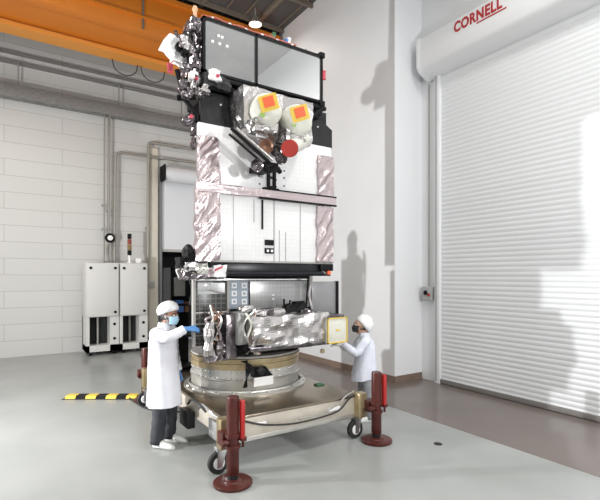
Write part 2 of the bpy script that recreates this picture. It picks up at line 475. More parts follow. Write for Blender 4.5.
# ---- high-bay lamp (visible) + light
lp = Vector((5.22, 9.9, 8.33))
def highbay(loc, label):
    t = thing('high_bay_lamp', label, 'lamp', loc, 0, 'high bay lamps')
    obj('stem', tube([(0, 0, .18), (0, 0, ZC-loc[2]+.004)], .02, 8), M_pipe, t, local=True)
    obj('reflector', lathe([(.05, .2), (.07, .15), (.155, .03), (.165, 0), (.15, 0), (.07, .13), (.0, .14)], (0, 0, 0), (0, 0, 1), 24, False), M_silver, t, local=True)
    obj('lens', lathe([(.0, -.02), (.09, -.015), (.145, .015), (.0, .025)], (0, 0, 0), (0, 0, 1), 24), M_lamp, t, local=True)
    return t
L0 = highbay(lp, 'round glowing high bay lamp on the dark ceiling above the satellite')

# ================================================================== BACK LEFT EQUIPMENT
YC = 12.55
def cabinet(x0, x1, label):
    t = thing('equipment_cabinet', label, 'cabinet', ((x0+x1)/2, YC+.35, 0), 0, 'white cabinets by the back wall')
    z1 = 2.42; zs = 1.0
    bm = new()
    add_box(bm, x0, x1, YC+.05, YC+.72, zs, z1, .01)
    add_box(bm, x0, x0+.08, YC+.05, YC+.72, .1, zs); add_box(bm, x1-.22, x1, YC+.05, YC+.72, .1, zs)
    add_box(bm, x0, x1, YC+.05, YC+.72, .1, .26); add_box(bm, x0, x1, YC+.60, YC+.72, .1, zs)
    obj('body', bm, M_cab, t)
    obj('front_panel', box(x0+.015, x1-.015, YC, YC+.05, zs+.02, z1-.02, .008), M_cab, t)
    for (xx, zz) in ((x0+.1, z1-.14), (x1-.1, z1-.14), (x1-.1, zs+.12), (x1-.11, .80), (x1-.11, .42)):
        obj('port', lathe([(.035, 0), (.035, .02), (.02, .025)], (xx, YC+.055 if zz < zs else YC, zz), (0, -1, 0), 14), M_black, t)
    obj('recess_unit', box(x0+.1, x1-.24, YC+.42, YC+.59, .27, zs-.02), M_dark, t)
    obj('inner_tube', tube([(x0+.32, YC+.35, .27), (x0+.32, YC+.35, .98)], .03, 10), M_tray, t)
    for xx in (x0+.12, x1-.12):
        for yy in (YC+.15, YC+.62):
            obj('foot', lathe([(.05, 0), (.05, .03), (.025, .04), (.025, .11)], (xx, yy, 0), n=12), M_black, t)
    return t
cabinet(xa(119.5, YC)+.015, xa(148, YC), 'white equipment cabinet nearer the roller door, full front panel and dark recess below')
cabinet(xa(119.5, YC)-.80, xa(119.5, YC)-.005, 'white equipment cabinet farther left, cut by the photo edge')
# stack light on the cabinet
q = PY(129.5, 262, YC+.3)
t = thing('stack_light', 'brown and black stack light standing on the white cabinet', 'signal light', (q.x, YC+.3, 2.42))
obj('base', lathe([(.07, 0), (.07, .03), (.03, .04), (.03, .22)], (q.x, YC+.3, 2.42), n=14), M_whitep, t)
for k, m in enumerate((M_black, mat('amber_lens', (.22, .13, .04), .3), mat('red_lens', (.25, .04, .03), .3), M_black)):
    obj('lens_segment', lathe([(.05, 0), (.055, .01), (.055, .13), (.05, .14)], (q.x, YC+.3, 2.64+k*.15), n=16), m, t)
obj('bracket_foot', box(q.x+.17, q.x+.30, YC+.24, YC+.36, 2.42, 2.56, .01), M_whitep, t)
# wall gauge (black ring) on a conduit
q = PY(110, 238, YB-.3)
t = thing('hose_reel', 'black and white ring shaped reel on the cream wall above the cabinet', 'reel', q)
bm = new()
rings = []
for k in range(28):
    aa = 2*PI*k/28
    cc = q+Vector((math.cos(aa)*.10, 0, math.sin(aa)*.10))
    rings.append([cc+Vector((math.cos(aa)*math.cos(bb), math.sin(bb), math.sin(aa)*math.cos(bb)))*.035 for bb in [2*PI*j/8 for j in range(8)]])
rings.append(rings[0])
add_loft(bm, rings, cap=False); bmesh.ops.remove_doubles(bm, verts=bm.verts[:], dist=1e-5)
obj('ring', bm, M_black, t)
obj('hub', lathe([(.07, 0), (.07, .05), (.05, .06)], q, (0, -1, 0), 18), M_whitep, t)
obj('bracket', box(q.x-.03, q.x+.03, q.y-.02, YB-.001, q.z-.05, q.z+.05), M_tray, t)
obj('drop_hose', tube(curve_pts([q+Vector((-.02, .0, -.12)), q+Vector((-.10, .02, -.30)), q+Vector((-.06, 0, -.62))]), .018, 8), M_tray, t)
# ================================================================== FLOOR BITS
q = PF(104.5, 397.5)
t = thing('cable_ramp', 'yellow and black cable ramp lying on the floor behind the man', 'cable ramp', (q.x, q.y, 0), math.radians(-33))
for k in range(7):
    m = M_yellow if k % 2 == 0 else M_black
    x = -.62+k*.17
    obj('ramp_segment', prism([(x, -.11, .002), (x, -.07, .05), (x, .07, .05), (x, .11, .002)], (.17, 0, 0)), m, t, local=True)
obj('rubber_base', box(-.66, .60, -.14, .14, .001, .006), M_rubber, t, local=True)
P = [PF(128, 398), PF(137, 404), PF(146, 409), PF(165, 413), PF(186, 412)]
single('floor_cable', tube([p+Vector((0, 0, .014)) for p in curve_pts(P)], .012, 8), M_rubber, 'black cable running from the cable ramp across the floor to cart', 'cable')
q = PF(438, 444); single('floor_plug', lathe([(.05, 0), (.05, .006), (.03, .008)], (q.x, q.y, 0), n=14), M_rubber, 'small dark plug set in the pale floor in front of the rolling door', 'floor plug')

# ================================================================== CART
CX0, CX1, CY0, CY1, CZ = 1.95, 3.77, 4.34, 7.35, .56
t = thing('transport_cart', 'low aluminium transport cart on casters carrying the satellite', 'cart', ((CX0+CX1)/2, (CY0+CY1)/2, 0))
CART = t
obj('deck_plate', box(CX0, CX1, CY0, CY1, CZ-.03, CZ, .004), M_deck, t)
obj('front_beam', box(CX0+.01, CX1-.01, CY0+.015, CY0+.10, CZ-.24, CZ-.03, .006), M_front, t)
obj('rear_beam', box(CX0+.01, CX1-.01, CY1-.10, CY1-.015, CZ-.24, CZ-.03, .006), M_front, t)
for xx in (CX0+.015, CX1-.10):
    obj('side_beam', box(xx, xx+.085, CY0+.10, CY1-.10, CZ-.24, CZ-.03, .006), M_front, t)
obj('lower_rail', box(CX0+.02, CX1-.02, CY0+.02, CY0+.08, CZ-.29, CZ-.24, .004), M_silver, t)
for xx in (CX0+.5, CX1-.6):
    obj('cross_beam', box(xx, xx+.08, CY0+.1, CY1-.1, CZ-.20, CZ-.03), M_front, t)
corners = [(CX0-.02, CY0-.02), (CX1+.02, CY0-.02), (CX0-.02, CY1+.02), (CX1+.02, CY1+.02)]
for i, (xx, yy) in enumerate(corners):
    sy = -1 if i < 2 else 1
    obj('corner_block', box(xx-.08, xx+.07 if i % 2 == 0 else xx+.05, yy-.06, yy+.06, CZ-.28, CZ+.03, .006), M_gold, t)
    wx = xx-.03 if i % 2 == 0 else xx-.02
    wy = yy-sy*.06
    # caster
    f = obj('caster', prism([(wx-.055, wy-.05, CZ-.29), (wx+.055, wy-.05, CZ-.29), (wx+.055, wy+.05, CZ-.29), (wx-.055, wy+.05, CZ-.29)], (0, 0, -.03)), M_steel, t)
    bm = new()
    for s in (-1, 1):
        add_prism(bm, [(wx-.05, wy+s*.038, CZ-.31), (wx+.05, wy+s*.038, CZ-.31), (wx+.0, wy+s*.038, .07), (wx-.055, wy+s*.038, .07)], (0, s*.006, 0))
    obj('fork', bm, M_steel, f)
    rad = .115
    obj('wheel', lathe([(rad-.05, -.028), (rad-.008, -.028), (rad, -.018), (rad, .018), (rad-.008, .028), (rad-.05, .028)], (wx-.028, wy, rad), (0, 1, 0), 26), M_rubber, f)
    obj('hub', lathe([(.02, -.036), (.060, -.034), (.068, -.024), (.068, .024), (.060, .034), (.02, .036)], (wx-.028, wy, rad), (0, 1, 0), 20), M_whitep, f)
# strap/label bits and hand tags on the front beam
obj('tie_tag', crumple(box(PY(328, 408, CY0).x, PY(340, 406, CY0).x, CY0-.012, CY0+.014, .425, .455), 3, .01, 20), M_whitep, t, smooth=False)
obj('tie_tag', crumple(box(PY(258, 423, CY0).x, PY(266, 424, CY0).x, CY0-.012, CY0+.014, .435, .455), 2, .008, 20), M_whitep, t, smooth=False)
c1 = [PY(222, 421, CY0-.03), PY(238, 420, CY0-.03), PY(262, 424.5, CY0-.03), PY(290, 424, CY0-.03), PY(315, 419, CY0-.03), PY(338, 411, CY0-.03), PY(348, 400, CY0-.03), PY(356, 393, CY0+.03)]
obj('ground_cable', tube(curve_pts(c1), .011, 8), M_rubber, t)
c2 = [PY(300, 419, CY0-.02), PY(322, 413, CY0-.03), PY(338, 404, CY0-.03), PY(346, 396, CY0-.02), PY(354, 391, CY0+.04)]
obj('ground_cable', tube(curve_pts(c2), .009, 8), M_tray, t)
# hoses and clamps on the left-hand side
for k, (a, bq) in enumerate(((CY0+.12, .50), (CY0+.5, .47))):
    obj('side_hose', tube(curve_pts([(CX0-.03, a, .52), (CX0-.08, a+.15, .60), (CX0-.06, a+.4, bq+.1), (CX0-.03, a+.6, bq)]), .014, 8), M_rubber if k else M_steel, t)
obj('tow_bracket', box(CX0-.09, CX0+.01, CY0+.95, CY0+1.25, .20, .40, .01), M_kapton, t)
obj('tow_bracket', box(CX0-.06, CX0+.01, CY0+.12, CY0+.36, .30, .50, .01), M_steel, t)
q = PF(319.5, 385, CZ)
single('tape_scrap', crumple(box(q.x-.06, q.x+.06, q.y-.04, q.y+.05, CZ+.001, CZ+.018), 2, .003, 30), M_green, 'small dark green scrap lying on the right of the cart deck', 'scrap', smooth=False)
# test rack standing behind the cart, in front of the dark doorway
RY = 6.90
t = thing('equipment_rack', 'black test equipment rack on the rear of the cart deck, behind the man', 'rack', (2.3, 7.1, CZ))
x0, x1 = xa(171, RY), xa(196, RY)
bm = new()
for xx in (x0, x1-.03):
    for yy in (RY, RY+.35): add_box(bm, xx, xx+.03, yy, yy+.03, CZ+.02, 2.2)
for zz in (.62, 1.1, 1.60, 2.17): add_box(bm, x0, x1, RY, RY+.38, zz, zz+.03)
add_box(bm, x0+.01, x1-.01, RY+.34, RY+.36, .62, 2.18)
obj('frame', bm, M_black, t)
obj('side_panel', box(x0-.006, x0, RY, RY+.38, CZ+.03, 2.2), M_black, t)  # added to stop light leaking through the open rack
obj('foot_rail', box(x0-.02, x1+.02, RY-.02, RY+.40, CZ, CZ+.03, .005), M_black, t)
def rk(px0, px1, py0, py1, m, name, y=RY+.06):
    a, c = PY(px0, py0, y), PY(px1, py1, y)
    obj(name, box(a.x, c.x, y, y+.26, c.z, a.z, .01), m, t)
rk(174, 185.5, 277, 296, M_tray, 'instrument')
rk(186.5, 194, 264, 297, M_black, 'instrument', RY+.04)
rk(173, 178, 268, 276.5, M_kapton, 'instrument')
rk(175, 184, 300.5, 312, M_bluebit, 'blue_case')
rk(185.5, 189, 302, 312, mat('brown_case', (.22, .10, .05), .6), 'brown_case')
for k, (px, py, r) in enumerate(((188, 252, .10), (191, 259, .09), (184, 262, .08))):
    bm = new(); q = PY(px, py, RY+.2); add_ball(bm, q, (r, r, r*1.15), 12, 8)
    for v in bm.verts: v.co += noise.noise_vector(v.co*9)*.04
    obj('cable_coil', bm, M_rubber, t, smooth=False)
obj('cable_bundle', tube(curve_pts([PY(186, 262, RY-.02), PY(181, 268, RY-.05), PY(177, 270, RY-.03), PY(180, 278, RY-.02)]), .022, 8), M_cab, t)
obj('cable_bundle', tube(curve_pts([PY(190, 262, RY-.02), PY(189, 275, RY-.05), PY(192, 290, RY-.03), PY(190, 305, RY-.02)]), .02, 8), M_rubber, t)

# ---- jacks
jl = PF(233, 484)
J = thing('floor_jack', 'maroon screw jack nearest the camera, at front left cart corner', 'jack', (1.90, 4.08, 0), 0, 'maroon jacks around the cart')
obj('base_plate', lathe([(.19, 0), (.195, .008), (.195, .028), (.185, .034), (.10, .036), (.09, .05), (.07, .055), (.0, .055)], n=40), M_maroon, J, local=True)
obj('screw', lathe([(.05, .05), (.05, .14)], n=20), M_kapton, J, local=True)
obj('post', lathe([(.056, .10), (.063, .11), (.063, .85), (.057, .872), (.0, .875)], n=28), M_maroon, J, local=True)
for zz in (.36, .47):
    obj('collar', lathe([(.063, 0), (.078, .005), (.078, .035), (.063, .04)], (0, 0, zz), n=24), M_maroon, J, local=True)
bm = new(); add_box(bm, -.09, .05, .05, .19, .36, .50, .012)
obj('clamp', bm, M_maroon, J, local=True)
bm = new(); add_tube(bm, [(-.06, -.02, .43), (-.13, -.02, .43)], .03, 14); add_tube(bm, [(-.10, -.055, .43), (-.10, .02, .43)], .012, 8)
obj('locking_pin', bm, M_maroon, J, local=True)
h = obj('crank_handle', box(.050, .098, -.085, -.035, .45, .84, .012), M_red, J, local=True)
bm = new(); add_box(bm, .055, .115, -.085, -.025, .43, .47, .006); add_tube(bm, [(.085, -.055, .44), (.085, -.055, .37)], .014, 8)
obj('handle_clip', bm, M_maroon, h, local=True)
dup(J, (3.89, 4.14, 0), 'maroon screw jack at front right cart corner, nearest the rolling door')
dup(J, (1.96, 7.62, 0), 'maroon screw jack far behind the man, at the rear cart corner')

# ================================================================== ADAPTER RING
RC = Vector((2.90, 5.80, CZ))
t = thing('adapter_ring', 'round metal adapter ring bolted on the cart under the satellite', 'ring', RC)
obj('lower_flange', lathe([(.60, 0), (.86, 0), (.86, .022), (.80, .03), (.79, .05)], RC, n=72, cap=False), M_silver, t)
obj('drum_wall', lathe([(.775, .03), (.765, .04), (.765, .16), (.775, .17), (.775, .18), (.755, .19), (.748, .30), (.745, .33)], RC, n=72, cap=False), M_silver, t)
obj('upper_band', lathe([(.745, .30), (.765, .305), (.765, .38), (.752, .385), (.752, .42), (.775, .425), (.775, .448), (.60, .449)], RC, n=72, cap=False), M_gold, t)
bm = new()
for k in range(72):
    aa = 2*PI*k/72
    for hh, rr in ((.275, .75), (.20, .757)):
        c = RC+Vector((math.cos(aa)*rr, math.sin(aa)*rr, hh))
        add_lathe(bm, [(.009, -.004), (.009, .006), (.005, .010)], c, (math.cos(aa), math.sin(aa), 0), 6)
o = obj('rivet_rows', bm, M_steel, t); o['kind'] = 'stuff'
for k in range(24):
    aa = 2*PI*(k+.5)/24
    c = RC+Vector((math.cos(aa)*.825, math.sin(aa)*.825, .024))
    if c.y < RC.y+.3: obj('bolt', lathe([(.016, 0), (.016, .016), (.010, .02)], c, n=6), M_steel, t)
# black connector bracket with harness
q = RC+Vector((-.20, -.785, 0))
o = obj('connector_bracket', prism([(q.x-.10, q.y-.06, .93), (q.x+.06, q.y-.06, .93), (q.x+.17, q.y-.06, .80), (q.x-.10, q.y-.06, .80)], (0, .10, 0)), M_black, t)
obj('connector_plug', lathe([(.05, 0), (.05, .05), (.035, .06)], (q.x-.02, q.y-.05, .88), (0, -1, 0), 16), M_kapton, o)
obj('label_plate', box(q.x-.10, q.x+.17, q.y-.062, q.y-.04, .69, .80), M_whitep, o, )
bm = new()
for k in range(5):
    add_tube(bm, curve_pts([(q.x-.16-.02*k, q.y+.02, 1.01), (q.x-.20+.02*k, q.y-.03, .94), (q.x-.19, q.y-.02-.005*k, .82), (q.x-.17-.012*k, q.y+.01, .68)]), .009, 7)
obj('harness', bm, M_black, t)

# ================================================================== SATELLITE
S = thing('satellite', 'tall box shaped satellite with white panels and silver foil on the cart', 'satellite', (2.9, 5.8, CZ+.45))
def part(name, bm, m, parent=None, label=None, **k):
    o = obj(name, bm, m, parent or S, **k)
    if label: o['label'] = label
    return o
YFR = 4.97
X0, X1 = xa(196, YFR), xa(332.3, YFR)
# core body
part('bus_core', prism([(1.96, 5.04, 2.16), (3.78, 5.04, 2.16), (3.42, 6.5, 2.16), (2.50, 6.5, 2.16)], (0, 0, 2.2)), M_kapton)
# white radiator panels
part('radiator_panel', box(X0+.02, X1-.02, YFR, YFR+.06, 2.26, 3.06, .004), M_rad)
part('radiator_panel', box(X0+.03, X1-.02, YFR, YFR+.06, 3.14, 3.86, .004), M_rad)
# black plate above
bm = prism([(xa(200.5, 5), 5.0, 3.865), (xa(332, 5), 5.0, 3.865), (xa(332, 5), 5.0, 4.12), (xa(318, 5), 5.0, 4.26), (xa(203, 5), 5.0, 4.24), (xa(200.5, 5), 5.0, 4.18)], (0, .05, 0))
part('black_shoulder_plate', bm, M_kapton)
for (px, py) in ((220.5, 105), (317.5, 127)):
    q = PY(px, py, 5.0); part('plate_screw', lathe([(.012, 0), (.012, .01), (.006, .014)], q, (0, -1, 0), 10), M_whitep)
# pink-silver foil strips
def foil_strip(px0, px1, z0, z1, name, seed, amp=.012, m=None, y=YFR):
    bm = box(xa(px0, y), xa(px1, y), y-.035, y+.02, z0, z1)
    crumple(bm, 22, amp, 9, seed, flow=(2.2, 9.5))
    return part(name, bm, m or M_pink, smooth=True, ang=50)
foil_strip(194.6, 219, 2.25, 3.06, 'foil_strip', 1, .022)
foil_strip(196.5, 219, 3.14, 3.70, 'foil_strip', 2, .020)
foil_strip(316, 332.3, 2.27, 3.03, 'foil_strip', 3, .018)
foil_strip(317, 332.3, 3.16, 3.72, 'foil_strip', 4, .018)
# belt
bm = box(X0-.01, X1+.03, YFR-.05, YFR+.02, 3.055, 3.155); crumple(bm, 10, .008, 9, 5)
part('foil_belt', bm, M_pink, ang=30)
part('belt_rail', box(xa(258, YFR), X1+.03, YFR-.065, YFR-.03, 3.035, 3.055), M_black)
part('belt_rail', box(xa(268, YFR), X1+.03, YFR-.06, YFR-.03, 3.155, 3.172), M_black)
part('panel_edge', box(X0+.01, X1, YFR-.01, YFR+.04, 2.235, 2.26, .003), M_tray)
# seams and fittings on the lower panel
def stripe(px0, px1, z0, z1, m, name, d=.008):
    part(name, box(xa(px0, YFR), xa(px1, YFR), YFR-d, YFR+.01, z0, z1), m)
M_seam = mat('grey_seam', (.45, .45, .46), .5)
stripe(261.4, 262.6, 2.66, 3.03, M_black, 'antenna_rod', .02)
stripe(253.6, 254.2, 2.74, 3.03, M_seam, 'panel_seam')
stripe(273.6, 274.6, 2.26, 3.04, M_seam, 'panel_seam')
stripe(279, 279.6, 2.26, 2.66, M_seam, 'panel_seam'); stripe(285.2, 285.8, 2.26, 2.64, M_seam, 'panel_seam')
stripe(233, 233.5, 2.26, 3.04, M_seam, 'panel_seam'); stripe(300, 300.4, 2.26, 3.03, M_seam, 'panel_seam')
for (za, zb) in ((2.46, 2.53), (2.355, 2.425)):
    q0, q1 = xa(264.6, YFR), xa(273.4, YFR)
    o = part('connector_port', box(q0, q1, YFR-.018, YFR+.01, za, zb, .003), M_black)
    if za < 2.4:
        for k in range(2): part('pin_cap', box(q0+.02+.06*k, q0+.05+.06*k, YFR-.026, YFR-.015, za+.02, za+.05), M_whitep, o)
# bolts on the upper panel
for (px, py) in ((259, 176), (259.5, 184), (284, 171), (284, 178), (284, 186), (268, 172), (268, 180), (276, 172), (276, 180), (276, 187)):
    q = PY(px, py, YFR); part('panel_bolt', lathe([(.011, -.005), (.011, .008)], q, (0, -1, 0), 8), M_black)
bm = new()
q = PY(270.5, 178, YFR)
add_box(bm, q.x-.055, q.x-.03, YFR-.05, YFR, q.z-.16, q.z+.14); add_box(bm, q.x+.03, q.x+.055, YFR-.05, YFR, q.z-.16, q.z+.14)
for dz in (-.12, .0, .1): add_box(bm, q.x-.05, q.x+.05, YFR-.04, YFR, q.z+dz-.012, q.z+dz+.012)
add_box(bm, q.x-.12, q.x+.10, YFR-.05, YFR, q.z-.16, q.z-.135)
part('hinge_bracket', bm, M_black)

# ---- imaging instrument with two covered telescopes
YI = 4.62
hs = [PY(243, 84, YI), PY(313, 103, YI), PY(313, 145, YI), PY(300, 150, YI), PY(268, 146, YI), PY(245, 128, YI)]
bm = prism(hs, (0, .36, 0)); crumple(bm, 10, .02, 4.5, 8)
INS = part('instrument_housing', bm, M_foil, label='silver foil wrapped camera housing', smooth=False)
def telescope(px, py, seed):
    ax = Vector((-.30, -.90, -.28)).normalized()
    c = PY(px, py, YI-.20)
    prof = [(.15, -.26), (.172, -.22), (.180, -.05), (.176, .03), (.15, .075), (.09, .10), (.0, .105)]
    bm = lathe(prof, c, ax, 30)
    for v in bm.verts: v.co += noise.noise_vector(v.co*7+Vector((seed, 0, 0)))*.022
    o = part('telescope_cover', bm, M_cover, INS, 'cream fabric telescope cover')
    u = ax.cross(Vector((0, 0, 1))).normalized(); w = u.cross(ax).normalized()   # w up-ish
    def sticker(name, du, dw, hu, hw, m, off, roll):
        cu, su = math.cos(roll), math.sin(roll)
        uu = u*cu+w*su; ww = -u*su+w*cu
        cc = c+ax*off+u*du+w*dw
        part(name, prism([cc-uu*hu-ww*hw, cc+uu*hu-ww*hw, cc+uu*hu+ww*hw, cc-uu*hu+ww*hw], ax*.006), m, o)
    sticker('warning_label', -.00, .075, .105, .085, M_yellow, .108, -.35)
    sticker('warning_patch', -.00, .085, .06, .055, M_orangered, .116, -.35)
    sticker('green_patch', .06, -.055, .028, .02, M_greenp, .100, .5)
    cc = c-Vector((0, -.05, .17))
    part('foil_skirt', crumple(box(cc.x-.15, cc.x+.15, cc.y-.05, cc.y+.12, cc.z-.07, cc.z+.06), 6, .03, 7, seed), M_foil, INS, smooth=False)
    return o
M_greenp = mat('green_label', (.30, .50, .10), .5)
telescope(266.5, 110.5, 1); telescope(297, 120.5, 2)
part('white_label', box(PY(257, 128, YI-.06).x, PY(268, 128, YI-.06).x, YI-.06, YI-.03, PY(262, 137, YI-.06).z, PY(262, 126, YI-.06).z), M_whitep, INS)
# struts
for (a, b2, r, m) in ((PY(231, 128, YI-.06), PY(270, 163, YI-.12), .020, M_black), (PY(236, 128, YI-.10), PY(273, 160, YI-.16), .018, M_foil), (PY(229, 134, YI-.02), PY(266, 166, YI-.08), .014, M_black)):
    part('support_strut', tube([a, b2], r, 10), m)
# mechanism cluster
for (px, py, r, dp, m, nm) in ((257, 165, .075, .0, M_darkfoil, 'thruster_cone'), (266, 146, .085, .0, M_copper, 'sensor_barrel'), (276, 151, .07, .03, M_darkfoil, 'sensor_barrel'), (281, 158, .075, .0, M_darkfoil, 'sensor_barrel'), (270, 140, .06, .02, M_foil, 'sensor_barrel')):
    c = PY(px, py, YI-.06-dp)
    part(nm, lathe([(r*.5, -.20), (r*.6, -.05), (r, .02), (r*.95, .05), (r*.7, .03), (.0, .0)], c, (-.35, -.8, -.35), 18), m)
bm = new(); q = PY(270, 166, YI-.02)
add_box(bm, q.x-.09, q.x+.10, YI-.05, YFR, q.z-.03, q.z+.04, .008)
add_tube(bm, curve_pts([PY(262, 164, YI-.05), PY(268, 171, YI-.08), PY(276, 168, YI-.05), PY(280, 172, YI)]), .03, 8)
part('pivot_bracket', bm, M_black)
# red capped sensor
a, bq = PY(289.5, 148.5, 4.30), PY(303, 140.5, 4.62)
ax = (Vector((0, 0, H))-a).normalized()
part('sensor_tube', tube([a-ax*.02, bq, bq+(bq-a)*.3], [.085, .072, .072], 20), M_cover)
part('red_lens_cap', lathe([(.092, -.05), (.098, -.04), (.098, .0), (.090, .012), (.0, .016)], a, (ax+Vector((-.1, .15, 0))).normalized(), 30), M_redcap)

# ---- top box with mirror radiators
YT = 4.885
TX0, TX1, TZ0, TZ1 = xa(203, YT), xa(322.5, YT), 4.41, 5.055
TXM = xa(256.5, YT)
part('top_box', box(TX0+.03, TX1-.03, YT+.05, 5.62, TZ0+.03, TZ1-.03), M_kapton)
bm = new()
for zz in (TZ0, TZ1-.03): add_box(bm, TX0, TX1, YT-.01, YT+.05, zz, zz+.03)
for xx in (TX0, TXM-.014, TX1-.028): add_box(bm, xx, xx+.028, YT-.01, YT+.05, TZ0, TZ1)
for zz in (TZ0, TZ1-.045):
    add_box(bm, TX1-.045, TX1, YT, 5.65, zz, zz+.045); add_box(bm, TX0, TX0+.045, YT, 5.65, zz, zz+.045)
add_box(bm, TX0, TX1, 5.6, 5.65, TZ0, TZ0+.045); add_box(bm, TX0, TX1, 5.6, 5.65, TZ1-.045, TZ1)
part('top_frame', bm, M_black)
part('mirror_radiator', box(TX0+.028, TXM-.014, YT+.01, YT+.045, TZ0+.03, TZ1-.03), M_mirror)
part('mirror_radiator', box(TXM+.014, TX1-.028, YT+.01, YT+.045, TZ0+.03, TZ1-.03), M_mirror)
for (px, py) in ((219, 35.5), (222.5, 37), (213, 41), (220, 43.5), (227.5, 46)):
    q = PY(px, py, YT); part('test_tag', box(q.x-.014, q.x+.014, YT+.004, YT+.012, q.z-.014, q.z+.014), M_whitep)
# top rail, red tubing and fittings
bm = new()
for k in range(4):
    pts = [Vector((TX0+.02+i*.16, YT+.04+.03*k, TZ1+.02+.03*abs(math.sin(i*1.7+k)))) for i in range(9)]
    add_tube(bm, curve_pts(pts, 4), .010, 6)
part('propellant_lines', bm, mat('red_tubing', (.55, .16, .12), .4))
for k in range(7):
    x = TX0+.12+k*.22
    part('blanket_button', lathe([(.02, 0), (.02, .025)], (x, YT+.02, TZ1), n=10), M_whitep if k % 2 else M_steel)
for (px, m, hgt) in ((275, M_green, .13), (272, M_copper, .09), (287.5, M_bluebit, .10), (290, M_whitep, .13), (285, M_pinktag, .05), (262, M_copper, .06)):
    x = xa(px, YT+.05); part('top_fitting', lathe([(.035, 0), (.03, .02), (.022, hgt*.7), (.03, hgt)], (x, YT+.08, TZ1), n=12), m)
part('corner_latch', box(TX1-.05, TX1+.03, YT-.02, YT+.06, TZ1-.03, TZ1+.04, .006), M_black)
q = PY(324.5, 76, YT)
part('red_tag', crumple(box(TX1-.01, TX1+.035, YT-.03, YT+.01, q.z-.06, q.z+.06), 2, .006, 20), M_pinktag, smooth=False)
part('corner_latch', box(TX1-.05, TX1+.03, YT-.02, YT+.06, TZ0-.05, TZ0+.03, .006), M_black)
# ---- dark truss between top box and bus
bm = new()
for x in (TX0+.02, TX0+.55, TX0+1.1, TX1-.1):
    add_box(bm, x, x+.06, YT+.02, YT+.10, 4.20, TZ0)
for (a, b2) in (((TX0, YT+.02, TZ0-.02), (TX1+.06, YT+.02, TZ0-.06)), ((TX0+.05, YT+.06, 4.28), (TX1, YT+.06, 4.28)), ((TX0+.1, YT+.05, TZ0), (TX0+.6, YT+.05, 4.22)), ((TX0+1.1, YT+.05, 4.22), (TX1, YT+.05, TZ0)), ((TX1+.02, YT, TZ0-.06), (TX1-.15, YT+.05, 4.20))):
    add_tube(bm, [a, b2], .03, 8)
add_box(bm, TX0+.1, TX1-.1, YT+.15, 5.7, 4.22, TZ0)
part('upper_truss', bm, M_black)
bm = crumple(box(TX0+.0, TX0+.34, YT-.03, YT+.06, 4.25, 4.40), 5, .02, 9, 3); part('truss_blanket', bm, M_kapton, ang=25)
part('rear_equipment', prism([(2.16, 5.62, 4.36), (3.46, 5.62, 4.36), (3.40, 6.44, 4.36), (2.28, 6.44, 4.36)], (0, 0, .72)), M_kapton)
bm = new(); add_ball(bm, (2.62, 6.80, 4.26), (.12, .15, .10)); part('rear_shadow_ball', bm, M_whitep)  # hidden ball added to cast the bulge in the wall shadow
for k_, (yy_, zz_, ss_) in enumerate(((6.60, 4.12, .09), (6.56, 4.34, .12), (6.66, 4.30, .07))):
    part('rear_shadow_lump', crumple(box(2.5-ss_, 2.5+ss_, yy_-ss_*1.4, yy_+ss_, zz_-ss_, zz_+ss_), 3, .03, 8, k_), M_darkfoil, smooth=False)  # hidden lumps added to shape the edge of the wall shadow
part('rear_shadow_arm', tube([(2.62, 6.4, 4.38), (2.62, 6.74, 4.27)], .03, 8), M_black)  # hidden arm of the added shadow-casting ball
# ---- left-hand equipment tower of the top box
bm = crumple(box(TX0-.10, TX0+.01, YT+.06, 5.45, 4.30, 5.05), 12, .03, 6, 11); part('side_equipment_tower', bm, M_darkfoil, smooth=False)
for k in range(22):
    px = random.uniform(181, 201); py = random.uniform(24, 96)
    q = PY(px, py, 4.96+.02*random.random()); s = random.uniform(.018, .042)
    m = random.choice([M_foil, M_darkfoil, M_darkfoil, M_black, M_darkfoil, M_kapton])
    bm = crumple(box(q.x-s, q.x+s, q.y-.03, q.y+.03, q.z-s*1.2, q.z+s*1.2), 2, .02, 14, k); part('foil_flap', bm, m, smooth=False)
# white folded thruster cover
q = PY(175, 50, 5.20)
for k, (dx, dz, sx, sz, an) in enumerate(((-.05, .03, .085, .10, .5), (.045, .0, .06, .13, -.2), (.03, -.10, .06, .05, .3))):
    bm = box(-sx, sx, -.07, .07, -sz, sz, .01); crumple(bm, 2, .015, 12, 20+k)
    bmesh.ops.transform(bm, matrix=Matrix.Translation(q+Vector((dx, 0, dz))) @ Matrix.Rotation(an, 4, 'Y'), verts=bm.verts[:])
    part('white_thruster_cover', bm, M_whitep, smooth=False)
part('cover_bracket', tube([q+Vector((.03, 0, .1)), q+Vector((.2, -.05, .1))], .022, 8), M_black)
part('cover_bracket', tube([q+Vector((-.0, -.02, .22)), q+Vector((.05, 0, .05))], .02, 8), M_darkfoil)
part('cover_bracket', lathe([(.05, 0), (.05, .05), (.02, .06)], q+Vector((.02, -.08, .0)), (0, -1, 0), 12), M_black)
q = PY(170, 68, 5.2); part('red_tag', crumple(box(q.x-.03, q.x+.03, q.y-.015, q.y+.015, q.z-.055, q.z+.05), 2, .01, 20), M_pinktag, smooth=False)
part('tag_cord', tube([q+Vector((0, 0, .05)), PY(178, 56, 5.2)], .006, 6), M_pinktag)
# peach pole on the tower top
q = PY(195, 14, 5.0); part('top_fitting', lathe([(.03, -.10), (.022, -.05), (.022, .02), (.035, .05), (.02, .09)], q, n=12), M_peach)
part('top_strut', tube([PY(192.5, 16, 5.0), PY(193.5, 45, 5.0)], .022, 8), M_black)
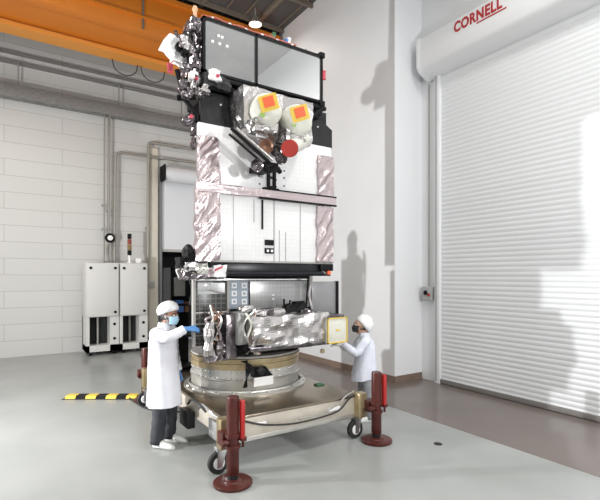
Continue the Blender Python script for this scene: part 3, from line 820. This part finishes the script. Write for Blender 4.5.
# lower-left arm and sensor
bm = new()
add_tube(bm, [PY(177, 70, 5.15), PY(184, 98, 5.12)], .03, 8); add_tube(bm, [PY(183, 97, 5.12), PY(197, 116, 5.05), PY(199, 140, 5.03)], .026, 8)
add_tube(bm, [PY(177, 98, 5.12), PY(203, 96, 5.02)], .035, 8); add_tube(bm, [PY(186, 78, 5.1), PY(181, 97, 5.12)], .025, 8)
part('antenna_boom', bm, M_black)
q = PY(189, 120, 5.06)
part('boom_sensor', lathe([(.03, -.09), (.055, -.06), (.06, .05), (.04, .08)], q, (.6, 0, .5), 14), M_darkfoil)
part('boom_sensor', lathe([(.022, 0), (.022, .03)], q+Vector((.0, -.06, .02)), (0, -1, 0), 12), M_pinktag)
for (px, py, m) in ((184, 85, M_darkfoil), (195, 86, M_foil), (206, 89, M_foil), (215, 75, M_whitep), (193.5, 77, M_whitep), (186, 94, M_darkfoil), (199, 94, M_darkfoil)):
    q = PY(px, py, 4.82 if px > 203 else 4.98)
    s = .045 if px < 210 else .065
    part('foil_pouch', crumple(box(q.x-s, q.x+s, q.y-.035, q.y+.05, q.z-s*.9, q.z+s*.9), 3, .02, 10, int(px)), m, smooth=False)
for (px, py) in ((217.5, 76), (196, 79)):
    q = PY(px, py, 4.77 if px > 203 else 4.93); part('red_cover', lathe([(.02, -.0), (.02, .02), (.012, .03)], q, (0, -1, 0), 12), M_pinktag)

# ---- dark band below the bus
part('belly_band', box(xa(226, 5.0), xa(330, 5.0), 4.98, 6.3, 2.07, 2.235, .01), M_navy)
part('belly_tube', tube([(xa(226, 4.97), 4.95, 2.10), (xa(322, 4.97), 4.95, 2.10)], .03, 10), M_navy)
part('belly_bracket', box(xa(320, 4.96), xa(332.5, 4.96), 4.94, 5.1, 2.14, 2.235, .008), M_black)
q = PY(328, 273, 4.96); part('red_cover', lathe([(.03, 0), (.03, .05), (.02, .06)], q, (-.3, -.9, 0), 12), M_orangered)
part('belly_fitting', tube([q+Vector((-.12, .04, .05)), q+Vector((-.02, .03, .0))], .02, 8), M_steel)
# junk under the lower left corner
for k, (px, py, sx, sz, m) in enumerate(((190, 267, .08, .05, M_foil), (201, 268, .06, .07, M_silver), (208, 272, .06, .05, M_pink), (218, 271, .085, .07, M_whitep), (196, 276, .09, .035, M_darkfoil), (186, 274, .04, .06, M_darkfoil), (204, 261, .1, .02, M_navy), (215, 263, .1, .025, M_navy), (183, 263, .05, .06, M_black), (190, 256, .04, .07, M_black))):
    q = PY(px, py, 5.02)
    part('belly_pouch', crumple(box(q.x-sx, q.x+sx, q.y-.05, q.y+.12, q.z-sz, q.z+sz), 3, .022, 10, 40+k), m, smooth=False)
q = PY(219, 270, 4.95); part('red_tag', prism([q+Vector((-.05, 0, -.015)), q+Vector((.05, 0, .03)), q+Vector((.05, 0, .05)), q+Vector((-.05, 0, .01))], (0, .02, 0)), M_pinktag)

# ---- lower module
part('lower_deck', lathe([(.70, 0), (.76, .005), (.76, .03), (.70, .035)], (2.9, 5.8, CZ+.45), n=64), M_tray)
part('lower_module', prism([(2.12, 5.30, CZ+.49), (3.72, 5.30, CZ+.49), (3.40, 6.40, CZ+.49), (2.48, 6.40, CZ+.49)], (0, 0, 2.07-CZ-.49)), M_kapton)
YP = 5.22
def panel(px0, px1, py0, py1, m, name, y=YP, th=.03):
    a, b2 = PY(px0, py0, y), PY(px1, py1, y)
    am = PY((px0+px1)/2, py0, y).z; bmn = PY((px0+px1)/2, py1, y).z
    return part(name, box(a.x, b2.x, y, y+th, bmn, am, .003), m)
o = panel(194, 228, 280, 345, M_gridp, 'solar_cell_panel')
fr = new()
a, b2 = PY(193.5, 280, YP), PY(228, 345, YP)
za, zb = PY(211, 280, YP).z, PY(211, 345, YP).z
for xx in (a.x-.01, b2.x-.02): add_box(fr, xx, xx+.03, YP-.02, YP+.04, zb, za+.01)
add_box(fr, a.x, b2.x, YP-.015, YP+.035, za-.01, za+.015)
part('panel_frame', fr, M_tray, o)
oo = panel(197.5, 225, 282, 294, M_mirror, 'mirror_strip', YP-.012, .012)
for k in range(3): part('grid_bar', box(a.x+.02, b2.x-.02, YP-.012, YP, zb+.12+k*.14, zb+.132+k*.14), M_silver, o)
o = panel(229, 248.5, 281, 309, M_blue, 'blue_cell_panel', YP-.01)
for i, px in enumerate((231.5, 241.5)):
    for py in (285.5, 293.5, 301.5):
        qa, qb = PY(px, py-2.6, YP-.01), PY(px+5, py+2.6, YP-.01)
        part('white_marker', box(qa.x, qb.x, YP-.018, YP-.008, qb.z, qa.z), M_whitep, o)
        part('marker_window', box(qa.x+.018, qb.x-.018, YP-.022, YP-.016, qb.z+.018, qa.z-.018), M_blue, o)
panel(248.5, 250, 281, 309, M_black, 'panel_gap', YP-.012)
panel(250, 310, 281, 308, M_greyp, 'grey_panel')
for px, py in ((304, 283), (308, 283), (304, 291), (308, 291), (273, 295), (273, 299)):
    q = PY(px, py, YP); part('white_dot', box(q.x-.012, q.x+.012, YP-.008, YP+.002, q.z-.012, q.z+.012), M_whitep)
panel(195, 311, 278.6, 280.5, M_steel, 'upper_rail', YP-.03, .05)
o = panel(312, 336.5, 281.5, 314, mat('grey_side_panel', (.30, .30, .31), .35, .3, var=.05), 'side_panel', 5.16)
panel(336.5, 338.8, 281, 313.5, M_black, 'side_panel_edge', 5.14, .06)
bm = tube(curve_pts([PY(309, 264, 5.0), PY(311, 280, 5.08), PY(309, 295, 5.10), PY(312, 309, 5.08)]), .025, 8)
part('harness_riser', bm, M_foil)
part('harness_riser', tube(curve_pts([PY(306, 264, 5.02), PY(308, 278, 5.1), PY(307, 296, 5.12), PY(306, 308, 5.1)]), .014, 8), M_black)
# foil wrapped antenna box
YX = 4.78
fx0, fx1 = xa(254, YX), xa(328.5, YX)
bm = box(fx0, fx1, YX, YX+.62, 1.20, 1.575); crumple(bm, 16, .040, 2.7, 31)
FB = part('foil_box', bm, M_foil, label='long crumpled silver foil box', smooth=False)
bm = box(fx0-.02, fx1+.28, YX+.02, YX+.60, 1.15, 1.205, .006)
part('box_tray', bm, M_darkfoil)
yy = YX-.03
ex0, ex1 = xa(327.5, yy), xa(347, yy)
ez0, ez1 = PY(337, 343, yy).z, PY(337, 317.5, yy).z
E = part('end_plate', box(ex0, ex1, yy, yy+.22, ez0, ez1, .006), M_cover, label='cream end plate with yellow edging')
bm = new(); w_ = .014
for (xa_, xb_, za_, zb_) in ((ex0, ex1, ez0, ez0+w_), (ex0, ex1, ez1-w_, ez1), (ex0, ex0+w_, ez0, ez1), (ex1-w_, ex1, ez0, ez1)):
    add_box(bm, xa_, xb_, yy-.012, yy+.01, za_, zb_)
part('yellow_edging', bm, M_yellow, E)
zc = (ez0+ez1)/2; part('gold_mark', box(ex0+.14, ex1-.13, yy-.006, yy, zc-.01, zc+.012), M_yellow, E)
part('end_bracket', box(ex0+.02, ex1-.03, yy+.02, yy+.3, ez1, ez1+.04, .006), M_darkfoil)
part('drain_plug', lathe([(.02, 0), (.03, .01), (.03, .05), (.0, .06)], PY(322.5, 349, YX+.05), (0, 0, -1), 12), M_gold)
# boxes and harness left of the foil box
part('avionics_box', box(xa(238, 4.98), xa(252, 4.98), 4.98, 5.30, 1.22, 1.62, .01), M_glass)
part('avionics_box', box(xa(226, 5.05), xa(237, 5.05), 5.05, 5.30, 1.05, 1.60, .01), M_darkfoil)
part('avionics_box', crumple(box(xa(206, 5.12), xa(226, 5.12), 5.1, 5.25, 1.03, 1.32), 4, .02, 9, 51), M_darkfoil, smooth=False)
for k, (m, rr) in enumerate(((M_copper, .012), (M_foil, .018), (M_pink, .016), (M_black, .014), (M_cover, .012), (M_foil, .014), (M_copper, .010), (M_copper, .008))):
    rnd = random.Random(k)
    pts = [PY(rnd.uniform(206, 224), 308+rnd.uniform(-4, 6), 5.10), PY(rnd.uniform(204, 226), 320, 5.02+rnd.uniform(0, .06)), PY(rnd.uniform(206, 222), 332, 5.02+rnd.uniform(0, .06)), PY(rnd.uniform(208, 226), 346, 5.06)]
    part('wire_bundle', tube(curve_pts(pts), rr, 7), m)
for k, (m, rr) in enumerate(((M_copper, .011), (M_cover, .014), (M_foil, .016), (M_cover, .010), (M_black, .010), (M_foil, .012))):
    rnd = random.Random(20+k)
    pts = [PY(rnd.uniform(244, 256), 312+rnd.uniform(-3, 3), 4.88), PY(rnd.uniform(243, 256), 325, 4.80+rnd.uniform(0, .05)), PY(rnd.uniform(245, 258), 340, 4.78+rnd.uniform(0, .05)), PY(rnd.uniform(246, 262), 354, 4.92)]
    part('wire_bundle', tube(curve_pts(pts), rr, 7), m)
bm = crumple(box(xa(206, 5.0), xa(214, 5.0), 5.0, 5.08, 1.12, 1.52), 4, .03, 8, 77); part('foil_flap', bm, M_foil, smooth=False)
bm = crumple(box(xa(216, 5.0), xa(224, 5.0), 5.0, 5.08, 1.12, 1.30), 4, .03, 8, 78); part('foil_flap', bm, M_darkfoil, smooth=False)
# clutter on top of the foil box
for k, (px, py, sx, sz, m) in enumerate(((258, 312, .08, .03, M_foil), (268, 311, .07, .035, M_darkfoil), (278, 311, .09, .04, M_foil), (289, 308, .08, .05, M_black), (298, 306, .07, .06, M_black), (303, 311, .07, .04, M_darkfoil), (246, 308, .08, .03, M_foil), (318, 314.5, .12, .02, M_darkfoil))):
    q = PY(px, py, 4.95); part('box_fitting', crumple(box(q.x-sx, q.x+sx, q.y-.05, q.y+.05, q.z-sz, q.z+sz), 2, .02, 12, 60+k), m, smooth=False)
for k in range(5):
    p = PY(284+k*5, 309, 4.93); part('black_post', tube([p, p+Vector((.02*math.sin(k*2), 0, .10+.03*math.cos(k)))], .012, 6), M_black)
# thin stand lines beneath the end plate

# ================================================================== PEOPLE
def head_mesh(bm, c, s, fdir, tilt):
    """head with brow, nose, jaw, ears; c = centre, faces local +x turned by fdir, tilted by tilt"""
    R = Matrix.Rotation(fdir, 4, 'Z') @ Matrix.Rotation(tilt, 4, 'Y')
    T = Matrix.Translation(c) @ R
    R3 = R.to_3x3()
    vs = add_ball(bm, (0, 0, 0), (.098*s, .077*s, .118*s), 28, 20)
    for v in vs:
        x, y, z = v.co
        if z < 0:                               # jaw narrows, chin forward
            k = -z/(.118*s)
            v.co.y *= 1-.30*k; v.co.x = x*(1-.10*k)+.018*s*k
        if x > 0 and abs(z-.012*s) < .02*s and .015*s < abs(y) < .05*s: v.co.x -= .008*s   # eye sockets
        v.co = T @ v.co
    add_cone(bm, T @ Vector((.092*s, 0, .012*s)), T @ Vector((.112*s, 0, -.022*s)), .009*s, .015*s, 8)
    add_cone(bm, T @ Vector((.088*s, -.02*s, -.062*s)), T @ Vector((.088*s, .02*s, -.062*s)), .010*s, .010*s, 8)
    for sy in (-1, 1): add_ball(bm, T @ Vector((-.005*s, sy*.078*s, -.005*s)), (.020*s, .010*s, .032*s), 10, 8, R3)
    return T
def hand(bm, wrist, dirv, palmn, s, curl, side, grow=0.0, point=False):
    """palm, four unequal bent fingers and an opposed thumb. dirv: towards fingertips, palmn: palm normal"""
    d = Vector(dirv).normalized(); n = Vector(palmn); n = (n-d*n.dot(d)).normalized(); a = d.cross(n).normalized()*side   # a: towards thumb
    w = Vector(wrist)
    for k in (-1, -.35, .35, 1):
        add_cone(bm, w+a*k*.014*s, w+d*.085*s+a*k*.030*s, .014*s+grow, .0125*s+grow, 8)
    L = ((.026, .072), (.009, .082), (-.009, .077), (-.027, .060))
    for i, (off, ln) in enumerate(L):
        p = w+d*.085*s+a*off*s; dd = d.copy(); c = curl*(.15 if (point and i == 0) else 1)
        for j, fr in enumerate((.45, .32, .23)):
            dd = (Matrix.Rotation(0, 3, 'X') @ dd*math.cos(c*(.55 if j == 0 else .75))+n*math.sin(c*(.55 if j == 0 else .75))*1.0).normalized() if True else dd
            q = p+dd*ln*fr*s
            add_cone(bm, p, q, (.0092-.0008*j)*s+grow, (.0086-.0008*j)*s+grow, 8)
            p = q
    p = w+d*.022*s+a*.024*s; td = (d*.65+a*.65+n*.35).normalized()
    for j, ln in enumerate((.040, .034, .026)):
        q = p+td*ln*s; add_cone(bm, p, q, (.0125-.001*j)*s+grow, (.0115-.001*j)*s+grow, 8); p = q
        td = (td+d*.35).normalized()
def ring_ellipse(c, rx, ry, n=40, fold=0.0, ph=0.0, nf=7, tilt=0.0):
    out = []
    for k in range(n):
        t = 2*PI*k/n
        f = 1+fold*(math.sin(nf*t+ph)+.5*math.sin((nf*2-3)*t+ph*2.3))
        x, y = c[0]+rx*math.cos(t)*f, c[1]+ry*math.sin(t)*f
        out.append(Vector((x, y, c[2]+tilt*(x-c[0]))))
    return out
def add_sleeve(bm, pts, rs, seed):
    Q = curve_pts(pts, 5); m = len(Q); R = []
    for i in range(m):
        t = i/(m-1)*(len(rs)-1); j = min(int(t), len(rs)-2); R.append((rs[j]*(1-(t-j))+rs[j+1]*(t-j))*(1+.05*math.sin(i*2.1+seed)))
    add_tube(bm, Q, R, 16)
def person(label, loc, rotz, P):
    root = thing('person', label, 'person', loc, rotz)
    V = Vector; s = P['s']; hs = P['hs']
    # ---- the body: one continuous skin
    bm = new()
    hc = V(P['head']); nk = V(P['neck']); ch = V(P['chest']); pe = V(P['pelvis'])
    T = head_mesh(bm, hc, hs, P['hturn'], P['htilt'])
    add_cone(bm, nk, hc+V((-.02, 0, -.05))*hs, .058*s, .054*s, 14)
    M3 = Matrix.Identity(3)
    add_ball(bm, ch, (.105*s, .150*s, .20*s), 20, 14); add_ball(bm, (ch+pe)/2, (.10*s, .13*s, .22*s), 20, 14); add_ball(bm, pe, (.11*s, .15*s, .13*s), 20, 14)
    add_cone(bm, ch, nk, .10*s, .06*s, 14)
    for sd in ('R', 'L'):
        sh, el, wr = V(P['sh'+sd]), V(P['el'+sd]), V(P['wr'+sd])
        add_cone(bm, ch+(sh-ch)*.4+V((0, 0, .06)), sh, .075*s, .058*s, 12)
        add_cone(bm, sh, el, .052*s, .040*s, 12); add_cone(bm, el, wr, .040*s, .027*s, 12)
        add_cone(bm, wr, wr+V(P['hd'+sd]).normalized()*.03, .026*s, .022*s, 10)
        hp, kn, an, toe = V(P['hip'+sd]), V(P['kn'+sd]), V(P['an'+sd]), V(P['toe'+sd])
        add_cone(bm, hp, kn, .085*s, .056*s, 14); add_cone(bm, kn, an, .056*s, .038*s, 14)
        add_cone(bm, an+V((.01, 0, -.035)), toe+V((-.03, 0, -.005)), .030*s, .020*s, 10)
    fine = new()
    for sd, side in (('R', 1), ('L', -1)):
        hand(bm, P['wr'+sd]+V(P['hd'+sd]).normalized()*.02, P['hd'+sd], P['hn'+sd], s, P['curl'+sd], side)
    body = obj('body', voxel(bm, .0075, 3, .4), P['skin'], root, local=True, ang=180)
    # eyes, brows
    for sy in (-1, 1):
        e = new(); add_ball(e, T @ V((.084*hs, sy*.032*hs, .014*hs)), (.012*hs, .013*hs, .009*hs), 12, 8)
        eo = obj('eye', e, M_eye, root, local=True)
        e = new(); add_ball(e, T @ V((.0935*hs, sy*.032*hs, .014*hs)), (.006*hs, .006*hs, .006*hs), 10, 8)
        obj('pupil', e, M_hair, eo, local=True)
        e = new(); add_tube(e, [T @ V((.092*hs, sy*.016*hs, .034*hs)), T @ V((.093*hs, sy*.035*hs, .040*hs)), T @ V((.080*hs, sy*.055*hs, .034*hs))], .005*hs, 6)
        obj('eyebrow', e, M_hair, root, local=True)
    # hair at nape and temples
    e = new()
    for v in add_ball(e, (0, 0, 0), (.105*hs, .085*hs, .122*hs), 24, 16):
        if v.co.x > .01*hs: v.co.x = .01*hs+(v.co.x-.01*hs)*.45
        if v.co.z < -.045*hs: v.co.z = -.045*hs+(v.co.z+.045*hs)*.3
        v.co = T @ (v.co+V((-.012*hs, 0, .006*hs)))
    obj('hair', e, M_hair, root, local=True)
    # mask: shell wrapped round the lower face
    e = new(); rows = []
    for i in range(9):
        z = .002*hs-.098*hs*i/8; row = []
        for k in range(17):
            t = -1.25+2.5*k/16
            bul = .014*math.cos((i-4)/5*1.4)
            rx = (.108-.012*abs(i-3)/4)*hs+bul*hs; ry = (.083-.020*i/8)*hs
            row.append(T @ V((rx*math.cos(t)+.006*hs, ry*math.sin(t), z+(.006*hs if i == 0 and abs(k-8) < 3 else 0)+.0025*hs*(i % 2))))
        rows.append(row)
    inner = [[p+(T @ V((0, 0, -.045*hs))-p).normalized()*.004 for p in r] for r in rows]
    add_loft(e, rows, closed=False); add_loft(e, inner, closed=False)
    mk = obj('face_mask', e, P['mask'], root, local=True, ang=60)
    e = new()
    for sy in (-1, 1):
        for zz in (-.005, -.075):
            add_tube(e, [T @ V((.04*hs, sy*.080*hs, zz*hs)), T @ V((-.01*hs, sy*.088*hs, .0))], .0025, 6)
    obj('ear_loop', e, P['mask'], mk, local=True)
    # bouffant cap
    e = new()
    for v in add_ball(e, (0, 0, 0), P['capr'], 32, 20):
        d = v.co.normalized()
        v.co *= 1+.05*noise.noise(d*4.0)+.03*noise.noise(d*9)
        if v.co.z < -.035*hs: v.co.z = -.035*hs+(v.co.z+.035*hs)*.25
        v.co = T @ (Matrix.Rotation(P['captilt'], 3, 'Y') @ v.co+V(P['capo']))
    obj('bouffant_cap', e, M_cap, root, local=True, ang=180)
    # ---- lab coat
    e = new()
    rings = [ring_ellipse(*r) for r in P['coat']]
    add_loft(e, rings, cap=False)
    # inside lining at the hem
    r0 = P['coat'][0]; lin = [[p*.97+V((r0[0][0], r0[0][1], p.z))*.03 for p in rings[0]]]
    lin[0] = [V(((p.x-r0[0][0])*.96+r0[0][0], (p.y-r0[0][1])*.96+r0[0][1], p.z+.004)) for p in rings[0]]
    l2 = [V(((p.x-r0[0][0])*.80+r0[0][0], (p.y-r0[0][1])*.80+r0[0][1], p.z+.22)) for p in rings[0]]
    add_loft(e, [rings[0], lin[0], l2], cap=False)
    for sd in ('R', 'L'):
        sh, el, wr = V(P['sh'+sd]), V(P['el'+sd]), V(P['wr'+sd])
        inn = ch+(sh-ch)*.45+V((0, 0, .06))
        add_sleeve(e, [inn, sh, (sh+el)/2+V((0, 0, -.006)), el, (el+wr)/2+V((0, 0, -.008)), wr], [.085*s, .082*s, .074*s, .068*s, .062*s, .054*s], 1)
    coat = obj('lab_coat', e, P.get('coatm', M_coat), root, local=True, ang=180)
    # collar, placket, pocket, buttons
    e = new()
    top = P['coat'][-1]
    cr = [ring_ellipse((top[0][0], 0, top[0][2]-.03), top[1]*1.25, top[2]*1.3, 24), ring_ellipse((top[0][0]+.005, 0, top[0][2]+.03), top[1]*1.12, top[2]*1.15, 24), ring_ellipse((top[0][0], 0, top[0][2]+.025), top[1]*1.02, top[2]*1.02, 24)]
    add_loft(e, cr, cap=False); obj('collar', e, P.get('coatm', M_coat), coat, local=True)
    for i in range(1, len(P['coat'])-2):
        c, rx, ry = P['coat'][i][:3]
        bt = new(); add_lathe(bt, [(.010, -.004), (.010, .005), (.006, .007)], (c[0]+rx*1.0+.003, .02, c[2]), (1, 0, 0), 10)
        obj('button', bt, M_whitep, coat, local=True)
    # ---- trousers
    e = new()
    add_ball(e, pe, (.135*s, .165*s, .14*s), 20, 14)
    for sd in ('R', 'L'):
        hp, kn, an = V(P['hip'+sd]), V(P['kn'+sd]), V(P['an'+sd])
        add_sleeve(e, [hp, (hp+kn)/2, kn, (kn+an)/2, an+V((-.01, 0, -.035))], [.108*s, .098*s, .088*s, .084*s, .080*s], 2)
    obj('trousers', e, P['trs'], root, local=True, ang=180)
    # ---- shoes
    for sd in ('R', 'L'):
        an, toe = V(P['an'+sd]), V(P['toe'+sd])
        f = V((toe.x-an.x, toe.y-an.y, 0)).normalized(); l = V((-f.y, f.x, 0)); o = V((an.x, an.y, 0))-f*.055
        e = new(); R = []
        for (t, hw, hh) in ((0, .026, .075), (.01, .036, .085), (.05, .043, .105), (.10, .043, .098), (.15, .046, .075), (.21, .050, .058), (.26, .043, .044), (.285, .026, .03), (.292, .008, .018)):
            c = o+f*t*P['foot']; R.append([c+l*hw*math.cos(a)+V((0, 0, max(.0, hh*.58+hh*.58*math.sin(a)*(1 if math.sin(a) > 0 else 1.15)))) for a in [2*PI*k/14 for k in range(14)]])
        add_loft(e, R); obj('shoe', e, P['shoe'], root, local=True)
    # gloves
    for sd in P['gloves']:
        g = new(); hand(g, P['wr'+sd]+V(P['hd'+sd]).normalized()*.02, P['hd'+sd], P['hn'+sd], s, P['curl'+sd], 1 if sd == 'R' else -1, .003)
        add_cone(g, P['wr'+sd]+V(P['hd'+sd]).normalized()*-.02, P['wr'+sd]+V(P['hd'+sd]).normalized()*.03, .034*s, .030*s, 12)
        obj('glove', voxel(g, .005, 2, .4), P['glovem'], root, local=True, ang=180)
    return root
V = Vector
# the man, left of the cart, right arm raised towards the satellite
man = dict(s=1.0, hs=1.0, skin=M_skin1, mask=M_mask1, trs=M_trs, shoe=M_shoe, foot=1.0, gloves=('R', 'L'), glovem=M_glove,
    head=V((.075, 0, 1.585)), neck=V((.0, 0, 1.43)), chest=V((-.01, 0, 1.25)), pelvis=V((-.02, 0, .90)), hturn=math.radians(-8), htilt=math.radians(6),
    shR=V((.0, -.20, 1.375)), elR=V((.17, -.23, 1.355)), wrR=V((.33, -.13, 1.44)), hdR=V((.9, .3, .02)), hnR=V((0, .6, -.8)), curlR=.6,
    shL=V((.0, .20, 1.375)), elL=V((.0, .26, 1.10)), wrL=V((.07, .24, .86)), hdL=V((.3, -.1, -1)), hnL=V((0, -.6, -.8)), curlL=.8,
    hipR=V((-.02, -.09, .86)), knR=V((.0, -.10, .48)), anR=V((-.03, -.11, .09)), toeR=V((.16, -.13, .035)),
    hipL=V((-.02, .09, .86)), knL=V((.03, .10, .48)), anL=V((.02, .11, .09)), toeL=V((.21, .11, .035)),
    capr=(.138, .122, .105), captilt=math.radians(-24), capo=(-.036, 0, .070),
    coat=[((.005, 0, .50), .205, .225, 48, .035, .3, 6), ((.005, 0, .62), .198, .222, 48, .03, .5, 6), ((.0, 0, .80), .185, .215, 48, .022, .8, 5), ((-.01, 0, .98), .172, .205, 48, .014, 1.2, 5),
          ((-.012, 0, 1.14), .165, .20, 48, .012, 1.4, 5), ((-.01, 0, 1.28), .158, .205, 48, .008, 1.6, 5), ((-.008, 0, 1.38), .130, .19, 48), ((-.002, 0, 1.44), .085, .12, 48), ((.005, 0, 1.475), .066, .07, 48)])
pm = PF(164, 444.5)
person('man in white lab coat, blue mask and dark trousers reaching to the satellite', (pm.x, pm.y, 0), math.radians(-33.5-10), man)
# the woman at the right side of the cart
wom = dict(s=.88, hs=.98, skin=M_skin2, mask=M_mask2, trs=M_trs2, shoe=M_shoe, foot=.88, gloves=('L', 'R'), glovem=M_shoe, coatm=mat('pale_blue_coat', (.70, .73, .82), .8, bump=.7, bscale=9),
    head=V((.07, 0, 1.405)), neck=V((.0, 0, 1.25)), chest=V((.0, 0, 1.09)), pelvis=V((-.01, 0, .78)), hturn=math.radians(10), htilt=math.radians(-8),
    shR=V((.02, -.165, 1.195)), elR=V((.16, -.20, 1.02)), wrR=V((.33, -.13, 1.10)), hdR=V((1, .1, .15)), hnR=V((0, .6, -.8)), curlR=.7,
    shL=V((.02, .165, 1.195)), elL=V((.15, .21, 1.04)), wrL=V((.325, .13, 1.15)), hdL=V((1, -.1, .2)), hnL=V((0, -.6, -.8)), curlL=.7,
    hipR=V((-.01, -.08, .74)), knR=V((.02, -.085, .42)), anR=V((.02, -.09, .085)), toeR=V((.19, -.10, .03)),
    hipL=V((-.01, .08, .74)), knL=V((-.03, .085, .42)), anL=V((-.06, .09, .085)), toeL=V((.10, .10, .03)),
    capr=(.140, .122, .132), captilt=math.radians(-38), capo=(-.055, 0, .038),
    coat=[((.01, 0, .63), .180, .190, 48, .045, .9, 6, -.22), ((.01, 0, .72), .178, .192, 48, .03, 1.1, 6, -.08), ((.0, 0, .86), .160, .18, 48, .02, 1.3, 5),
          ((-.0, 0, .98), .150, .172, 48, .012, 1.2, 5), ((.0, 0, 1.10), .146, .172, 48, .010, 1.6, 5), ((.002, 0, 1.19), .118, .16, 48), ((.006, 0, 1.245), .075, .10, 48), ((.012, 0, 1.28), .060, .062, 48)])
for k_, v_ in list(wom.items()):
    if isinstance(v_, V) and k_[:2] not in ('hd', 'hn') and v_.z > .2: v_.z *= .962
wom['coat'] = [((c[0], c[1], c[2]*.962), *r) for c, *r in wom['coat']]
person('woman in pale lab coat, white bouffant cap and black mask beside the foil box', (4.33, 4.84, 0), math.radians(146.5), wom)

# ================================================================== LIGHT
def area(name, loc, target, size, power, col=(1, 1, 1)):
    l = bpy.data.lights.new(name, 'AREA'); l.shape = 'DISK'; l.size = size; l.energy = power; l.color = col
    o = bpy.data.objects.new(name, l); COL.objects.link(o); o.location = loc
    o.rotation_euler = (Vector(target)-Vector(loc)).to_track_quat('-Z', 'Y').to_euler()
    return o
# unseen ceiling lights added as ambient fill, then the bay lights
for k, (x, y) in enumerate(((-4, 3), (-4, 8), (1.2, 2.2), (4.6, 2.0), (-4, -4), (1.5, -4), (5, -4))):
    area('ceiling_fill', (x, y, 8.2), (x, y, 0), 1.2, 170, (1, .985, .96))
area('bay_light', (5.22, 9.9, 8.25), (5.22, 9.9, 0), .3, 25, (1, .97, .92))
area('bay_light', (-1.5, 9.4, 8.15), (-1.5, 9.4, 0), .8, 200, (1, .97, .92))  # unseen second source, added as fill for the far bay
# two photographic strobes: one right of and below the camera, one far left
area('strobe_front', (3.8, -2.4, 3.2), (3.6, 5.5, 3.2), .25, 270, (1, 1, 1))
area('strobe_left', (-3.0, 6.58, 1.9), (5.0, 7.2, 3.6), .14, 620, (1, 1, 1))
w = bpy.data.worlds.new('World'); SC.world = w; w.use_nodes = True
area('rear_fill', (-3.0, -4.5, 3.6), (4.5, 6, 3.0), 2.2, 80)  # unseen soft source added as fill from the rear left
w.node_tree.nodes['Background'].inputs['Color'].default_value = (.9, .95, 1, 1)
w.node_tree.nodes['Background'].inputs['Strength'].default_value = .3

# ================================================================== CAMERA
cam = bpy.data.cameras.new('Camera'); co = bpy.data.objects.new('Camera', cam); COL.objects.link(co)
co.location = (0, 0, H); co.rotation_euler = (PI/2, 0, YAW-PI/2)
cam.sensor_fit = 'HORIZONTAL'; cam.sensor_width = 36; cam.lens = F/600*36
cam.shift_y = (HY-250)/600; cam.clip_start = .05; cam.clip_end = 100
SC.camera = co
SC.view_settings.view_transform = 'Standard'; SC.view_settings.look = 'None'
SC.view_settings.gamma = 1; SC.view_settings.use_curve_mapping = False
SC.view_settings.exposure = -0.36
